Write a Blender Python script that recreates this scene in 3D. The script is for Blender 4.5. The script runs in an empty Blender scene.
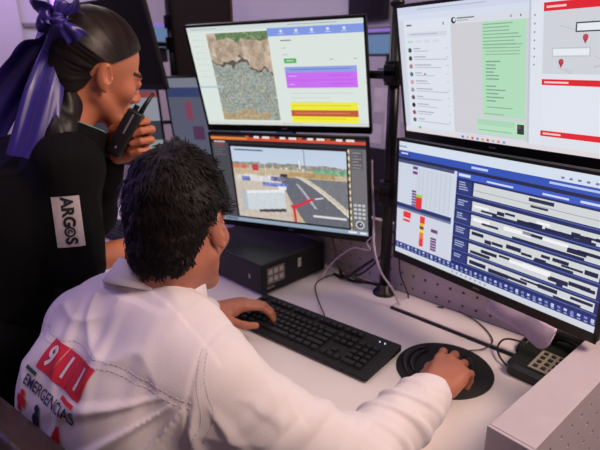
import bpy, bmesh, math, random
import numpy as np
from mathutils import Vector, Matrix, Euler, noise as mnoise
from mathutils.bvhtree import BVHTree
random.seed(7); RNG = np.random.RandomState(11)
C = bpy.context.scene.collection
PI = math.pi; R = math.radians
def srgb(r, g=None, b=None):
    if g is None: r, g, b = r
    f = lambda c: (c/255/12.92 if c/255 <= .04045 else ((c/255+.055)/1.055)**2.4)
    return (f(r), f(g), f(b), 1)

# ------------------------------------------------------------------ camera
cd = bpy.data.cameras.new('camera'); cam = bpy.data.objects.new('camera', cd); C.objects.link(cam)
cd.sensor_width = 36; cd.lens = 501.47/600*36; cd.clip_start = .02
_p, _r = R(18.709), R(-.700)
fw = Vector((-math.sin(PI/4)*math.cos(_p), math.cos(PI/4)*math.cos(_p), -math.sin(_p)))
rt0 = Vector((math.cos(PI/4), math.sin(PI/4), 0)); up0 = rt0.cross(fw)
rt = rt0*math.cos(_r) + up0*math.sin(_r); up = up0*math.cos(_r) - rt0*math.sin(_r)
M3 = Matrix((rt, up, -fw)).transposed()
cam.matrix_world = Matrix.Translation((0, 0, 1.4337)) @ M3.to_4x4()
bpy.context.scene.camera = cam
cd.dof.use_dof = True; cd.dof.focus_distance = .88; cd.dof.aperture_fstop = 5.0

# ------------------------------------------------------------------ world, lights, exposure
w = bpy.data.worlds.new('world'); bpy.context.scene.world = w; w.use_nodes = True
w.node_tree.nodes['Background'].inputs[0].default_value = (.30, .24, .42, 1)
w.node_tree.nodes['Background'].inputs[1].default_value = .15
vs = bpy.context.scene.view_settings
vs.view_transform = 'Standard'; vs.look = 'None'; vs.exposure = 0; vs.gamma = 1; vs.use_curve_mapping = False
def area(name, loc, target, sx, sy, power, col):
    l = bpy.data.lights.new(name, 'AREA'); l.shape = 'RECTANGLE'; l.size = sx; l.size_y = sy
    l.energy = power; l.color = col
    o = bpy.data.objects.new(name, l); C.objects.link(o); o.location = loc
    o.rotation_euler = (Vector(target)-Vector(loc)).to_track_quat('-Z', 'Y').to_euler(); return o
area('ceiling_panel_light', (.9, 1.3, 2.75), (-.3, .8, .8), .9, .9, 54, (1, .75, .62))
area('ceiling_panel_light', (-1.2, .2, 2.85), (-1.2, .3, 0), 1.2, .6, 4, (.72, .56, 1))
area('ceiling_panel_light', (-3.2, 1.6, 2.85), (-3.4, 2.6, 1.0), 1.2, 1.2, 29, (.92, .88, 1))
area('purple_wash_light', (-2.9, -.6, 2.3), (-2.0, .6, 1.0), .5, .5, 14, (.34, .20, 1))
area('purple_wash_light', (-4.1, 1.0, 2.7), (-4.8, 1.2, 1.7), .4, .4, 14, (.55, .30, 1))

# ------------------------------------------------------------------ materials
def mat(name, col, rough=.5, metal=0, spec=.5, noise=0, nscale=40, bump=0, bscale=200, sheen=0, coat=0, aniso=0, sss=0):
    m = bpy.data.materials.new(name); m.use_nodes = True; n = m.node_tree.nodes; L = m.node_tree.links
    b = n['Principled BSDF']; col = srgb(col)
    b.inputs['Base Color'].default_value = col; b.inputs['Roughness'].default_value = rough
    b.inputs['Metallic'].default_value = metal; b.inputs['Specular IOR Level'].default_value = spec
    b.inputs['Sheen Weight'].default_value = sheen; b.inputs['Coat Weight'].default_value = coat
    if sss:
        b.inputs['Subsurface Weight'].default_value = sss; b.inputs['Subsurface Radius'].default_value = (.012, .005, .003)
        b.inputs['Subsurface Scale'].default_value = 1
    tc = n.new('ShaderNodeTexCoord')
    if noise:
        t = n.new('ShaderNodeTexNoise'); t.inputs['Scale'].default_value = nscale; t.inputs['Detail'].default_value = 5
        L.new(tc.outputs['Object'], t.inputs['Vector'])
        r = n.new('ShaderNodeValToRGB'); r.color_ramp.elements[0].position = .3; r.color_ramp.elements[1].position = .7
        r.color_ramp.elements[0].color = tuple(c*(1-noise) for c in col[:3])+(1,)
        r.color_ramp.elements[1].color = tuple(min(1, c*(1+noise)) for c in col[:3])+(1,)
        L.new(t.outputs['Fac'], r.inputs['Fac']); L.new(r.outputs['Color'], b.inputs['Base Color'])
    if bump:
        t = n.new('ShaderNodeTexNoise'); t.inputs['Scale'].default_value = bscale; t.inputs['Detail'].default_value = 3
        L.new(tc.outputs['Object'], t.inputs['Vector'])
        k = n.new('ShaderNodeBump'); k.inputs['Strength'].default_value = bump; k.inputs['Distance'].default_value = .002
        L.new(t.outputs['Fac'], k.inputs['Height']); L.new(k.outputs['Normal'], b.inputs['Normal'])
    return m
def emis(name, col, s=1):
    m = bpy.data.materials.new(name); m.use_nodes = True; n = m.node_tree.nodes; b = n['Principled BSDF']
    b.inputs['Base Color'].default_value = (0, 0, 0, 1); b.inputs['Emission Color'].default_value = srgb(col)
    b.inputs['Emission Strength'].default_value = s; return m
def screen_mat(name, strength):
    m = bpy.data.materials.new(name); m.use_nodes = True; n = m.node_tree.nodes; L = m.node_tree.links
    b = n['Principled BSDF']; b.inputs['Base Color'].default_value = (.01, .01, .012, 1); b.inputs['Roughness'].default_value = .35
    a = n.new('ShaderNodeAttribute'); a.attribute_name = 'col'
    L.new(a.outputs['Color'], b.inputs['Emission Color']); b.inputs['Emission Strength'].default_value = strength
    return m
M = dict(
 wall=mat('wall_paint', (186, 178, 190), .8, noise=.04, nscale=3),
 ceil=mat('ceiling_paint', (200, 196, 200), .9, noise=.03, nscale=3),
 floor=mat('floor_vinyl', (70, 66, 74), .5, noise=.15, nscale=8),
 trim=mat('trim_paint', (120, 112, 124), .6, noise=.05),
 lam=mat('desk_laminate', (226, 218, 216), .42, noise=.02, nscale=15, bump=.05, bscale=300),
 lamedge=mat('desk_edge', (150, 140, 142), .5, noise=.03),
 panel=mat('panel_metal', (196, 184, 190), .45, noise=.03, nscale=30, bump=.03),
 blk=mat('black_plastic', (14, 14, 16), .42, noise=.2, nscale=60),
 blkm=mat('black_matte_plastic', (16, 16, 18), .65, noise=.15, nscale=60, bump=.1, bscale=900),
 blkmet=mat('black_painted_metal', (16, 16, 18), .38, metal=.2, noise=.15, bump=.05),
 pc=mat('pc_casing', (20, 21, 23), .4, metal=.3, noise=.1, bump=.05, bscale=500),
 key=mat('key_plastic', (24, 25, 28), .5, noise=.15),
 led=emis('white_led', (190, 215, 255), 1.5),
 gled=emis('green_led', (60, 255, 150), 1.5),
 sticker=mat('sticker_silver', (120, 112, 104), .35, noise=.35, nscale=90),
 stickw=mat('sticker_white', (190, 185, 180), .4, noise=.1),
 foam=mat('mouse_pad_fabric', (20, 21, 24), .75, noise=.2, nscale=300, bump=.3, bscale=900),
 gel=mat('gel_rest_fabric', (30, 29, 33), .35, noise=.15),
 cord=mat('black_cord', (18, 17, 19), .5, noise=.1),
 wcord=mat('white_cord', (200, 186, 198), .45, noise=.05),
 bcord=mat('brown_cord', (96, 80, 74), .6, noise=.1),
 lav=mat('lavender_plastic', (226, 208, 238), .45, noise=.08, nscale=60, bump=.35, bscale=220),
 phone=mat('phone_plastic', (26, 34, 28), .38, noise=.12, nscale=40),
 phkey=mat('phone_key_field', (150, 144, 128), .5, noise=.05),
 phbtn=mat('phone_button', (44, 40, 40), .5, noise=.1),
 skm=mat('skin_man', (180, 114, 90), .5, noise=.07, nscale=35, bump=.25, bscale=260, sss=.12),
 skw=mat('skin_woman', (204, 126, 92), .42, noise=.05, nscale=30, bump=.15, bscale=260, sss=.12),
 lip=mat('lips', (140, 66, 62), .35, noise=.08),
 brow=mat('eyebrow', (48, 32, 26), .7, noise=.2),
 eye=mat('eyeball', (205, 200, 196), .2, noise=.02),
 iris=mat('iris', (38, 24, 18), .15, noise=.1),
 nail=mat('nail', (205, 150, 130), .3, noise=.03),
 hairm=mat('hair_black', (22, 16, 14), .58, noise=.3, nscale=50, spec=.25),
 hairw=mat('hair_dark_brown', (22, 15, 12), .46, noise=.3, nscale=40, spec=.4),
 hairl=mat('hair_highlight_brown', (46, 32, 26), .42, noise=.3, nscale=60, spec=.5),
 shirt=mat('white_cotton', (232, 224, 226), .75, noise=.025, nscale=14, bump=.18, bscale=500, sheen=.15),
 stitch=mat('shirt_stitching', (200, 188, 196), .8, noise=.05),
 uni=mat('black_uniform_cloth', (8, 8, 10), .85, spec=.2, noise=.2, nscale=20, bump=.2, bscale=600),
 trous=mat('dark_trousers', (26, 27, 34), .8, noise=.15),
 shoe=mat('black_shoe', (14, 13, 13), .35, noise=.1),
 tee=mat('teal_collar_lining', (110, 150, 140), .7, noise=.1),
 red=mat('red_patch', (212, 34, 46), .6, noise=.06, nscale=200, bump=.2),
 wht=mat('white_patch', (236, 228, 228), .7, noise=.03),
 navy=mat('navy_thread', (38, 44, 84), .7, noise=.1),
 grn=mat('green_thread', (24, 84, 54), .7, noise=.1),
 patchbg=mat('grey_patch', (196, 186, 188), .65, noise=.06, nscale=120),
 patchtx=mat('black_thread', (22, 22, 24), .7, noise=.1),
 ribbon=mat('purple_satin', (46, 30, 132), .36, noise=.1, nscale=12, sheen=.2, spec=.6),
 chair=mat('brown_chair_leather', (46, 34, 32), .45, noise=.15, nscale=25, bump=.3, bscale=180),
 chrome=mat('dark_bezel_copper', (120, 84, 84), .35, metal=.6),
 radio=mat('radio_plastic', (20, 20, 22), .42, noise=.15, bump=.1, bscale=700),
 offscr=mat('switched_off_screen', (10, 10, 13), .18, noise=.05),
 offscr2=mat('off_panel_reflection_tint', (44, 38, 40), .3, noise=.15, nscale=4),  # brownish reflection on the dark display, put into its base colour
 board=mat('white_board', (186, 180, 190), .5, noise=.05),
 paper=mat('pinned_paper', (214, 204, 210), .7, noise=.12, nscale=12),
 cab=mat('cabinet_dark', (34, 30, 38), .5, noise=.1),
 lamp=emis('purple_led_lamp', (150, 110, 255), 3.0),
 panelglow=emis('ceiling_panel_diffuser', (255, 236, 224), 2.0),
 strip=emis('violet_led_strip', (160, 125, 225), .7),
 cyan=emis('cyan_lit_display', (130, 165, 215), .5),
 redb=mat('maroon_box', (92, 34, 40), .5, noise=.1),
 scr=screen_mat('screen_glow', 1.0), scrdim=screen_mat('screen_glow_dim', .45),
)

# ------------------------------------------------------------------ object helpers
def link(name, me, m=None, parent=None, smooth=False):
    o = bpy.data.objects.new(name, me); C.objects.link(o)
    if m is not None:
        for x in (m if isinstance(m, (list, tuple)) else [m]): me.materials.append(x)
    if smooth:
        me.polygons.foreach_set('use_smooth', [True]*len(me.polygons))
    if parent is not None: o.parent = parent
    return o
def obj(name, bm, m, parent=None, smooth=False):
    me = bpy.data.meshes.new(name); bm.to_mesh(me); bm.free(); return link(name, me, m, parent, smooth)
def tag(o, label, cat, group=None, kind=None):
    if label: o['label'] = label
    if cat: o['category'] = cat
    if group: o['group'] = group
    if kind: o['kind'] = kind
    return o
def thing(name, label, cat, loc=(0,0,0), rotz=0, group=None):
    o = bpy.data.objects.new(name, None); C.objects.link(o); o.location = loc; o.rotation_euler = (0, 0, rotz)
    o.empty_display_size = .05; return tag(o, label, cat, group)
def struct(name, bm, m): o = obj(name, bm, m); o['kind'] = 'structure'; return o
def B(): return bmesh.new()
def box(bm, c, s, rot=None, bev=0, seg=2):
    """box centre c, full size s"""
    r = bmesh.ops.create_cube(bm, size=1)['verts']
    bmesh.ops.scale(bm, vec=s, verts=r)
    if bev:
        es = list({e for v in r for e in v.link_edges})
        g = bmesh.ops.bevel(bm, geom=es, offset=bev, segments=seg, profile=.5, affect='EDGES')
        r = list({v for f in g['faces'] for v in f.verts} | {v for v in r if v.is_valid})
    if rot is not None: bmesh.ops.rotate(bm, cent=(0,0,0), matrix=rot, verts=r)
    bmesh.ops.translate(bm, vec=c, verts=r); return r
def cyl(bm, a, b, ra, rb=None, seg=24):
    a, b = Vector(a), Vector(b); rb = ra if rb is None else rb; d = b-a
    r = bmesh.ops.create_cone(bm, cap_ends=True, segments=seg, radius1=ra, radius2=rb, depth=d.length)['verts']
    bmesh.ops.rotate(bm, cent=(0,0,0), matrix=d.to_track_quat('Z', 'Y').to_matrix(), verts=r)
    bmesh.ops.translate(bm, vec=(a+b)/2, verts=r); return r
def catmull(pts, n=8):
    P = [Vector(p) for p in pts]; P = [2*P[0]-P[1]]+P+[2*P[-1]-P[-2]]; out = []
    for i in range(1, len(P)-2):
        for k in range(n):
            t = k/n; a, b, c, d = P[i-1:i+3]
            out.append(.5*((2*b)+(c-a)*t+(2*a-5*b+4*c-d)*t*t+(3*b-a-3*c+d)*t**3))
    out.append(P[-2]); return out
def tube(bm, pts, r, seg=10, rf=None):
    P = [Vector(p) for p in pts]; rings = []
    T = (P[1]-P[0]).normalized(); N = T.orthogonal().normalized()
    for i, p in enumerate(P):
        t = (P[min(i+1, len(P)-1)]-P[max(i-1, 0)]).normalized()
        N = (N-t*N.dot(t)).normalized(); Bn = t.cross(N); rr = rf(i/(len(P)-1)) if rf else r
        rings.append([bm.verts.new(p+(N*math.cos(2*PI*k/seg)+Bn*math.sin(2*PI*k/seg))*rr) for k in range(seg)])
    for a, b in zip(rings, rings[1:]):
        for k in range(seg): bm.faces.new((a[k], a[(k+1)%seg], b[(k+1)%seg], b[k]))
    bm.faces.new(rings[0][::-1]); bm.faces.new(rings[-1])
def lathe(bm, prof, seg=48, c=(0,0,0)):
    rings = []
    for (r, z) in prof:
        if r < 1e-5: rings.append([bm.verts.new((c[0], c[1], c[2]+z))])
        else: rings.append([bm.verts.new((c[0]+r*math.cos(2*PI*k/seg), c[1]+r*math.sin(2*PI*k/seg), c[2]+z)) for k in range(seg)])
    for a, b in zip(rings, rings[1:]):
        for k in range(seg):
            if len(a) == 1: bm.faces.new((a[0], b[(k+1)%seg], b[k]))
            elif len(b) == 1: bm.faces.new((a[k], a[(k+1)%seg], b[0]))
            else: bm.faces.new((a[k], a[(k+1)%seg], b[(k+1)%seg], b[k]))
def prism(bm, pts, z0, z1):
    a = [bm.verts.new((x, y, z0)) for x, y in pts]; b = [bm.verts.new((x, y, z1)) for x, y in pts]
    n = len(pts); bm.faces.new(a[::-1]); bm.faces.new(b)
    for i in range(n): bm.faces.new((a[i], a[(i+1)%n], b[(i+1)%n], b[i]))
def rrect(w, h, r, n=5):
    out = []
    for cx, cy, a0 in ((w/2-r, h/2-r, 0), (-w/2+r, h/2-r, 90), (-w/2+r, -h/2+r, 180), (w/2-r, -h/2+r, 270)):
        for k in range(n+1):
            a = R(a0+90*k/n); out.append((cx+r*math.cos(a), cy+r*math.sin(a)))
    return out
def cable(name, pts, r, m, label=None, cat=None, parent=None):
    bm = B(); tube(bm, catmull(pts, 8), r, 8); o = obj(name, bm, m, parent, True)
    if cat: tag(o, label, cat)
    return o

# ------------------------------------------------------------------ signed-distance modelling (numpy) for bodies and cloth
def _noise3(P, seed=0):
    rs = np.random.RandomState(seed); T = rs.rand(32, 32, 32).astype(np.float32)
    i = np.floor(P).astype(int); f = P-i; f = f*f*(3-2*f); i &= 31; j = (i+1) & 31
    x0, y0, z0 = i[..., 0], i[..., 1], i[..., 2]; x1, y1, z1 = j[..., 0], j[..., 1], j[..., 2]
    fx, fy, fz = f[..., 0], f[..., 1], f[..., 2]
    a = T[x0, y0, z0]*(1-fx)+T[x1, y0, z0]*fx; b = T[x0, y1, z0]*(1-fx)+T[x1, y1, z0]*fx
    c = T[x0, y0, z1]*(1-fx)+T[x1, y0, z1]*fx; d = T[x0, y1, z1]*(1-fx)+T[x1, y1, z1]*fx
    return ((a*(1-fy)+b*fy)*(1-fz)+(c*(1-fy)+d*fy)*fz)*2-1
class Vol:
    def __init__(s, lo, hi, h):
        s.lo = np.array(lo, float); s.h = h; s.n = np.ceil((np.array(hi, float)-s.lo)/h).astype(int)+1
        s.a = np.full(s.n, 1.0, np.float32)
    def sub(s, lo, hi):
        i0 = np.clip(np.floor((np.array(lo)-s.lo)/s.h).astype(int), 0, s.n); i1 = np.clip(np.ceil((np.array(hi)-s.lo)/s.h).astype(int)+1, 0, s.n)
        if (i1 <= i0).any(): return None, None
        g = [s.lo[k]+s.h*np.arange(i0[k], i1[k]) for k in range(3)]
        P = np.stack(np.meshgrid(*g, indexing='ij'), -1)
        return (slice(i0[0], i1[0]), slice(i0[1], i1[1]), slice(i0[2], i1[2])), P
    def _join(s, sl, d, k, op):
        a = s.a[sl]
        if op == '+':
            if k > 0:
                hh = np.clip(.5+.5*(a-d)/k, 0, 1); s.a[sl] = a*(1-hh)+d*hh-k*hh*(1-hh)
            else: s.a[sl] = np.minimum(a, d)
        else:
            d = -d
            if k > 0:
                hh = np.clip(.5-.5*(a-d)/k, 0, 1); s.a[sl] = a*(1-hh)+d*hh+k*hh*(1-hh)
            else: s.a[sl] = np.maximum(a, d)
    def cap(s, a, b, ra, rb=None, k=.01, op='+', sq=None):
        rb = ra if rb is None else rb; a = np.array(a, float); b = np.array(b, float); m = max(ra, rb)+k+3*s.h
        sl, P = s.sub(np.minimum(a, b)-m, np.maximum(a, b)+m)
        if sl is None: return
        ba = b-a; t = np.clip(((P-a)@ba)/(ba@ba+1e-12), 0, 1)
        d = np.linalg.norm(P-a-t[..., None]*ba, axis=-1)-(ra+(rb-ra)*t); s._join(sl, d, k, op)
    def chain(s, pts, rs, k=.01):
        for i in range(len(pts)-1): s.cap(pts[i], pts[i+1], rs[i], rs[i+1], k)
    def ell(s, c, r, rot=None, k=.01, op='+'):
        c = np.array(c, float); r = np.array(r, float); m = r.max()+k+3*s.h
        sl, P = s.sub(c-m, c+m)
        if sl is None: return
        Q = P-c
        if rot is not None: Q = Q@np.array(rot)
        k0 = np.linalg.norm(Q/r, axis=-1); k1 = np.linalg.norm(Q/(r*r), axis=-1)
        s._join(sl, k0*(k0-1)/np.maximum(k1, 1e-6), k, op)
    def cut(s, fn, k=0):   # keep where fn(P)<0
        P = np.stack(np.meshgrid(*[s.lo[i]+s.h*np.arange(s.n[i]) for i in range(3)], indexing='ij'), -1)
        s._join((slice(None),)*3, -fn(P), k, '-')
    def displace(s, fn, band=.05):
        idx = np.where(np.abs(s.a) < band); P = np.stack(idx, -1)*s.h+s.lo
        s.a[idx] += fn(P).astype(np.float32)
    def mesh(s):
        a = s.a; a[0] = a[-1] = 1; a[:, 0] = a[:, -1] = 1; a[:, :, 0] = a[:, :, -1] = 1
        n = np.array(a.shape); ins = a < 0
        cs = np.zeros(n-1, np.int8)
        for dx in (0, 1):
            for dy in (0, 1):
                for dz in (0, 1): cs += ins[dx:n[0]-1+dx, dy:n[1]-1+dy, dz:n[2]-1+dz]
        ci = np.where((cs > 0) & (cs < 8)); m = len(ci[0])
        vid = np.full(n-1, -1, np.int64); vid[ci] = np.arange(m)
        base = np.stack(ci, -1); acc = np.zeros((m, 3)); cnt = np.zeros(m)
        for ax in range(3):
            o = [k for k in range(3) if k != ax]
            for p in (0, 1):
                for q in (0, 1):
                    A = base.copy(); A[:, o[0]] += p; A[:, o[1]] += q; Bq = A.copy(); Bq[:, ax] += 1
                    va = a[A[:, 0], A[:, 1], A[:, 2]]; vb = a[Bq[:, 0], Bq[:, 1], Bq[:, 2]]
                    mk = (va < 0) != (vb < 0); t = va[mk]/(va[mk]-vb[mk])
                    pt = A[mk].astype(float); pt[:, ax] += t; acc[mk] += pt; cnt[mk] += 1
        V = acc/cnt[:, None]*s.h+s.lo; F = []
        for ax in range(3):
            o1, o2 = (ax+1) % 3, (ax+2) % 3
            sl0 = [slice(None)]*3; sl1 = [slice(None)]*3; sl0[ax] = slice(0, -1); sl1[ax] = slice(1, None)
            i0 = ins[tuple(sl0)]; i1 = ins[tuple(sl1)]; e = np.stack(np.where(i0 != i1), -1)
            ok = (e[:, o1] > 0) & (e[:, o2] > 0); e = e[ok]; st = i0[e[:, 0], e[:, 1], e[:, 2]]
            def g(p, q):
                x = e.copy(); x[:, o1] -= p; x[:, o2] -= q; return vid[x[:, 0], x[:, 1], x[:, 2]]
            f = np.stack([g(0, 0), g(1, 0), g(1, 1), g(0, 1)], -1); f[~st] = f[~st][:, ::-1]; F.append(f)
        return V, np.concatenate(F)
def npmesh(name, V, F, mats, parent=None, matidx=None, smooth=True):
    me = bpy.data.meshes.new(name); me.vertices.add(len(V)); me.vertices.foreach_set('co', np.asarray(V, np.float32).ravel())
    F = np.asarray(F); k = F.shape[1]; me.loops.add(F.size); me.loops.foreach_set('vertex_index', F.ravel().astype(np.int32))
    me.polygons.add(len(F)); me.polygons.foreach_set('loop_start', np.arange(0, F.size, k, dtype=np.int32))
    me.polygons.foreach_set('loop_total', np.full(len(F), k, np.int32))
    for x in (mats if isinstance(mats, (list, tuple)) else [mats]): me.materials.append(x)
    if matidx is not None: me.polygons.foreach_set('material_index', matidx.astype(np.int32))
    me.polygons.foreach_set('use_smooth', [smooth]*len(F)); me.update(); me.validate()
    o = bpy.data.objects.new(name, me); C.objects.link(o)
    if parent is not None: o.parent = parent
    return o
def joinVF(parts):
    Vs, Fs, n = [], [], 0
    for V, F in parts: Vs.append(V); Fs.append(F+n); n += len(V)
    return np.concatenate(Vs), np.concatenate(Fs)

# ------------------------------------------------------------------ the room
def wallbox(name, x0, x1, y0, y1, z0, z1, m):
    bm = B(); box(bm, ((x0+x1)/2, (y0+y1)/2, (z0+z1)/2), (x1-x0, y1-y0, z1-z0)); return struct(name, bm, m)
wallbox('floor', -4.9, 2.6, -2.1, 3.3, -.1, 0, M['floor'])
wallbox('ceiling', -4.9, 2.6, -2.1, 3.3, 3.0, 3.1, M['ceil'])
wallbox('wall_back', -4.9, 2.6, 3.2, 3.3, 0, 3.0, M['wall'])
wallbox('wall_left', -4.9, -4.8, -2.1, 3.2, 0, 3.0, M['wall'])
wallbox('wall_right', 2.5, 2.6, -2.1, 3.2, 0, 3.0, M['wall'])
wallbox('wall_front', -4.8, 2.5, -2.1, -2.0, 0, 3.0, M['wall'])
wallbox('trim_1', -4.8, -4.775, 1.56, 3.2, 1.685, 1.715, M['trim'])       # rail on the left wall
wallbox('trim_2', -4.8, -4.72, -.6, 1.52, 0, 3.0, M['wall'])             # protruding pier of the left wall
wallbox('baseboard_back', -4.8, 2.5, 3.18, 3.2, 0, .1, M['trim'])
wallbox('baseboard_left', -4.72, -4.70, -.6, 1.52, 0, .1, M['trim'])
for (x, y, z, sx, sy) in ((.9, 1.3, 2.96, .9, .9), (-1.2, .2, 2.96, 1.2, .6), (-3.2, 1.6, 2.96, 1.2, 1.2)):
    t = thing('ceiling_light', {.9: 'square ceiling light panel above the side screen end of the desk', -1.2: 'oblong ceiling light panel above the man and the woman', -3.2: 'large square ceiling light panel above the far left background'}[x], 'ceiling light', (x, y, z), 0, 'ceiling panels')
    bm = B(); box(bm, (0, 0, .02), (sx, sy, .04), bev=.005); obj('frame', bm, M['wall'], t)
    bm = B(); box(bm, (0, 0, -.003), (sx-.06, sy-.06, .006)); obj('diffuser', bm, M['panelglow'], t)

# ------------------------------------------------------------------ desk
def o2(x, y, z=0): r = .5**.5; return ((x-y)*r, (x+y)*r, z+.75)
t = thing('desk', 'long pale laminate workstation desk under the monitors', 'desk', (-1.2, .8, 0))
bm = B(); prism(bm, [(-1.2, -.33), (.87, -.33), (.944, -.15), (.996, .39), (-1.2, .39)], .72, .75); bmesh.ops.bevel(bm, geom=list(bm.edges), offset=.0015, segments=2, affect='EDGES'); obj('desktop', bm, M['lam'], t)
bm = B(); box(bm, (-.165, -.3325, .735), (2.06, .004, .026)); obj('edge_band', bm, M['lamedge'], t)
for x in (-1.1, -.1, .82):
    bm = B(); box(bm, (x, .05, .36), (.04, .6, .72), bev=.003); obj('leg', bm, M['panel'], t)
for ob in t.children: ob.location = (0, 0, 0)
bm = B(); box(bm, (-.15, .365, .40), (2.0, .012, .5), bev=.002); obj('modesty_panel', bm, M['panel'], t)

# perforated metal rail along the rear of the desk, real holes on a 40 mm grid
def perforated(bm, nx, nz, pitch, r, thick, x0=0, z0=0):
    """in the xz plane, faces at y=0 and y=thick"""
    for i in range(nx):
        for j in range(nz):
            cx, cz = x0+(i+.5)*pitch, z0+(j+.5)*pitch; H = pitch/2
            sq = [(H, 0), (H, H), (0, H), (-H, H), (-H, 0), (-H, -H), (0, -H), (H, -H)]
            oc = [(r*math.cos(k*PI/4), r*math.sin(k*PI/4)) for k in range(8)]
            v = {}
            for s, y in enumerate((0, thick)):
                v['s', s] = [bm.verts.new((cx+a, y, cz+b)) for a, b in sq]; v['o', s] = [bm.verts.new((cx+a, y, cz+b)) for a, b in oc]
            for k in range(8):
                q = (k+1) % 8
                bm.faces.new((v['s', 0][k], v['o', 0][k], v['o', 0][q], v['s', 0][q]))
                bm.faces.new((v['s', 1][k], v['s', 1][q], v['o', 1][q], v['o', 1][k]))
                bm.faces.new((v['o', 0][k], v['o', 1][k], v['o', 1][q], v['o', 0][q]))
    bmesh.ops.remove_doubles(bm, verts=bm.verts, dist=1e-5)
t = thing('perforated_rail', 'low lilac-grey perforated metal panel along the rear of the desk', 'panel', (-1.2, 1.193, .7505))
bm = B(); perforated(bm, 49, 5, .04, .0042, .002, -1.02-.002, -.0)
bmesh.ops.recalc_face_normals(bm, faces=bm.faces); obj('perforated_sheet', bm, M['panel'], t)
bm = B(); box(bm, (-.02, .004, .2), (2.02, .02, .016), bev=.003); obj('top_rail', bm, M['panel'], t)
bm = B(); box(bm, (-.02, .010, .1), (2.0, .004, .19)); obj('backing_sheet', bm, M['cab'], t)

# flat cover plate lying on the desk in front of the rail
t = thing('cable_cover_plate', 'white cable cover plate with dark rim lying along the rear of the desk', 'cover plate', (-.52, 1.122, .75))
bm = B(); box(bm, (0, 0, .003), (.40, .092, .006), bev=.001); obj('rim', bm, M['blk'], t)
bm = B(); box(bm, (0, .002, .0075), (.39, .084, .005), bev=.0015); obj('plate', bm, M['lam'], t)

# side screen at the right end of the desk
t = thing('side_screen', 'pale perforated side screen with wide flat top at the right end of the desk', 'partition', (-.212, .648, 0), R(-4.5))
Ls = .66
bm = B(); box(bm, (.003, Ls/2+.004, .8795), (.071, Ls, .021), bev=.0015); obj('top_cap', bm, M['panel'], t)
bm = B(); box(bm, (.003, 0, .655), (.073, .006, .47), bev=.001); obj('end_cap', bm, M['panel'], t)
bm = B(); box(bm, (-.029, Ls/2+.004, .645), (.004, Ls-.004, .448)); obj('inner_sheet', bm, M['panel'], t)
bm = B(); perforated(bm, 16, 11, .04, .0042, .002, 0, 0)
bmesh.ops.recalc_face_normals(bm, faces=bm.faces)
bmesh.ops.rotate(bm, cent=(0,0,0), matrix=Matrix.Rotation(R(90), 3, 'Z'), verts=bm.verts)
bmesh.ops.translate(bm, vec=(.037, .008, .428), verts=bm.verts); obj('perforated_sheet', bm, M['panel'], t)
bm = B(); box(bm, (.030, Ls/2, .645), (.003, Ls-.01, .44)); obj('backing_sheet', bm, M['cab'], t)

# ------------------------------------------------------------------ monitors
class Scr:
    """everything shown on a screen: one mesh of coloured rectangles; u right, v down, both 0..1"""
    def __init__(s): s.V, s.F, s.K = [], [], []
    def rect(s, x0, y0, x1, y1, col, lay=1):
        s.poly([(x0, y0), (x1, y0), (x1, y1), (x0, y1)], col, lay)
    def poly(s, pts, col, lay=1):
        n = len(s.V); s.V += [(x, y, lay) for x, y in pts]; s.F.append(list(range(n, n+len(pts)))); s.K.append(srgb(col))
    def disc(s, x, y, r, col, lay=2, asp=1.7):
        s.poly([(x+r*math.cos(k*PI/6)/asp, y+r*math.sin(k*PI/6)) for k in range(12)], col, lay)
    def lines(s, x0, y0, x1, dy, n, col, h=.006, lay=2, rnd=.5, sd=1):
        q = random.Random(sd)
        for i in range(n): s.rect(x0, y0+i*dy, x1-(x1-x0)*rnd*q.random(), y0+i*dy+h, col, lay)
    def grid(s, x0, y0, x1, y1, img, lay=1):
        h, w = img.shape[:2]
        for j in range(h):
            for i in range(w):
                a, b = x0+(x1-x0)*i/w, x0+(x1-x0)*(i+1)/w; c, d = y0+(y1-y0)*j/h, y0+(y1-y0)*(j+1)/h
                n = len(s.V); s.V += [(a, c, lay), (b, c, lay), (b, d, lay), (a, d, lay)]; s.F.append([n, n+1, n+2, n+3]); s.K.append(srgb(img[j, i]))
    def build(s, w, h, cz, m, parent):
        me = bpy.data.meshes.new('screen')
        me.from_pydata([((x-.5)*w, -.0003-.00025*l, cz+(.5-y)*h) for x, y, l in s.V], [], s.F)
        ca = me.color_attributes.new('col', 'FLOAT_COLOR', 'CORNER'); arr = []
        for f, k in zip(s.F, s.K): arr += list(k)*len(f)
        ca.data.foreach_set('color', arr); return link('screen', me, m, parent)

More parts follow.
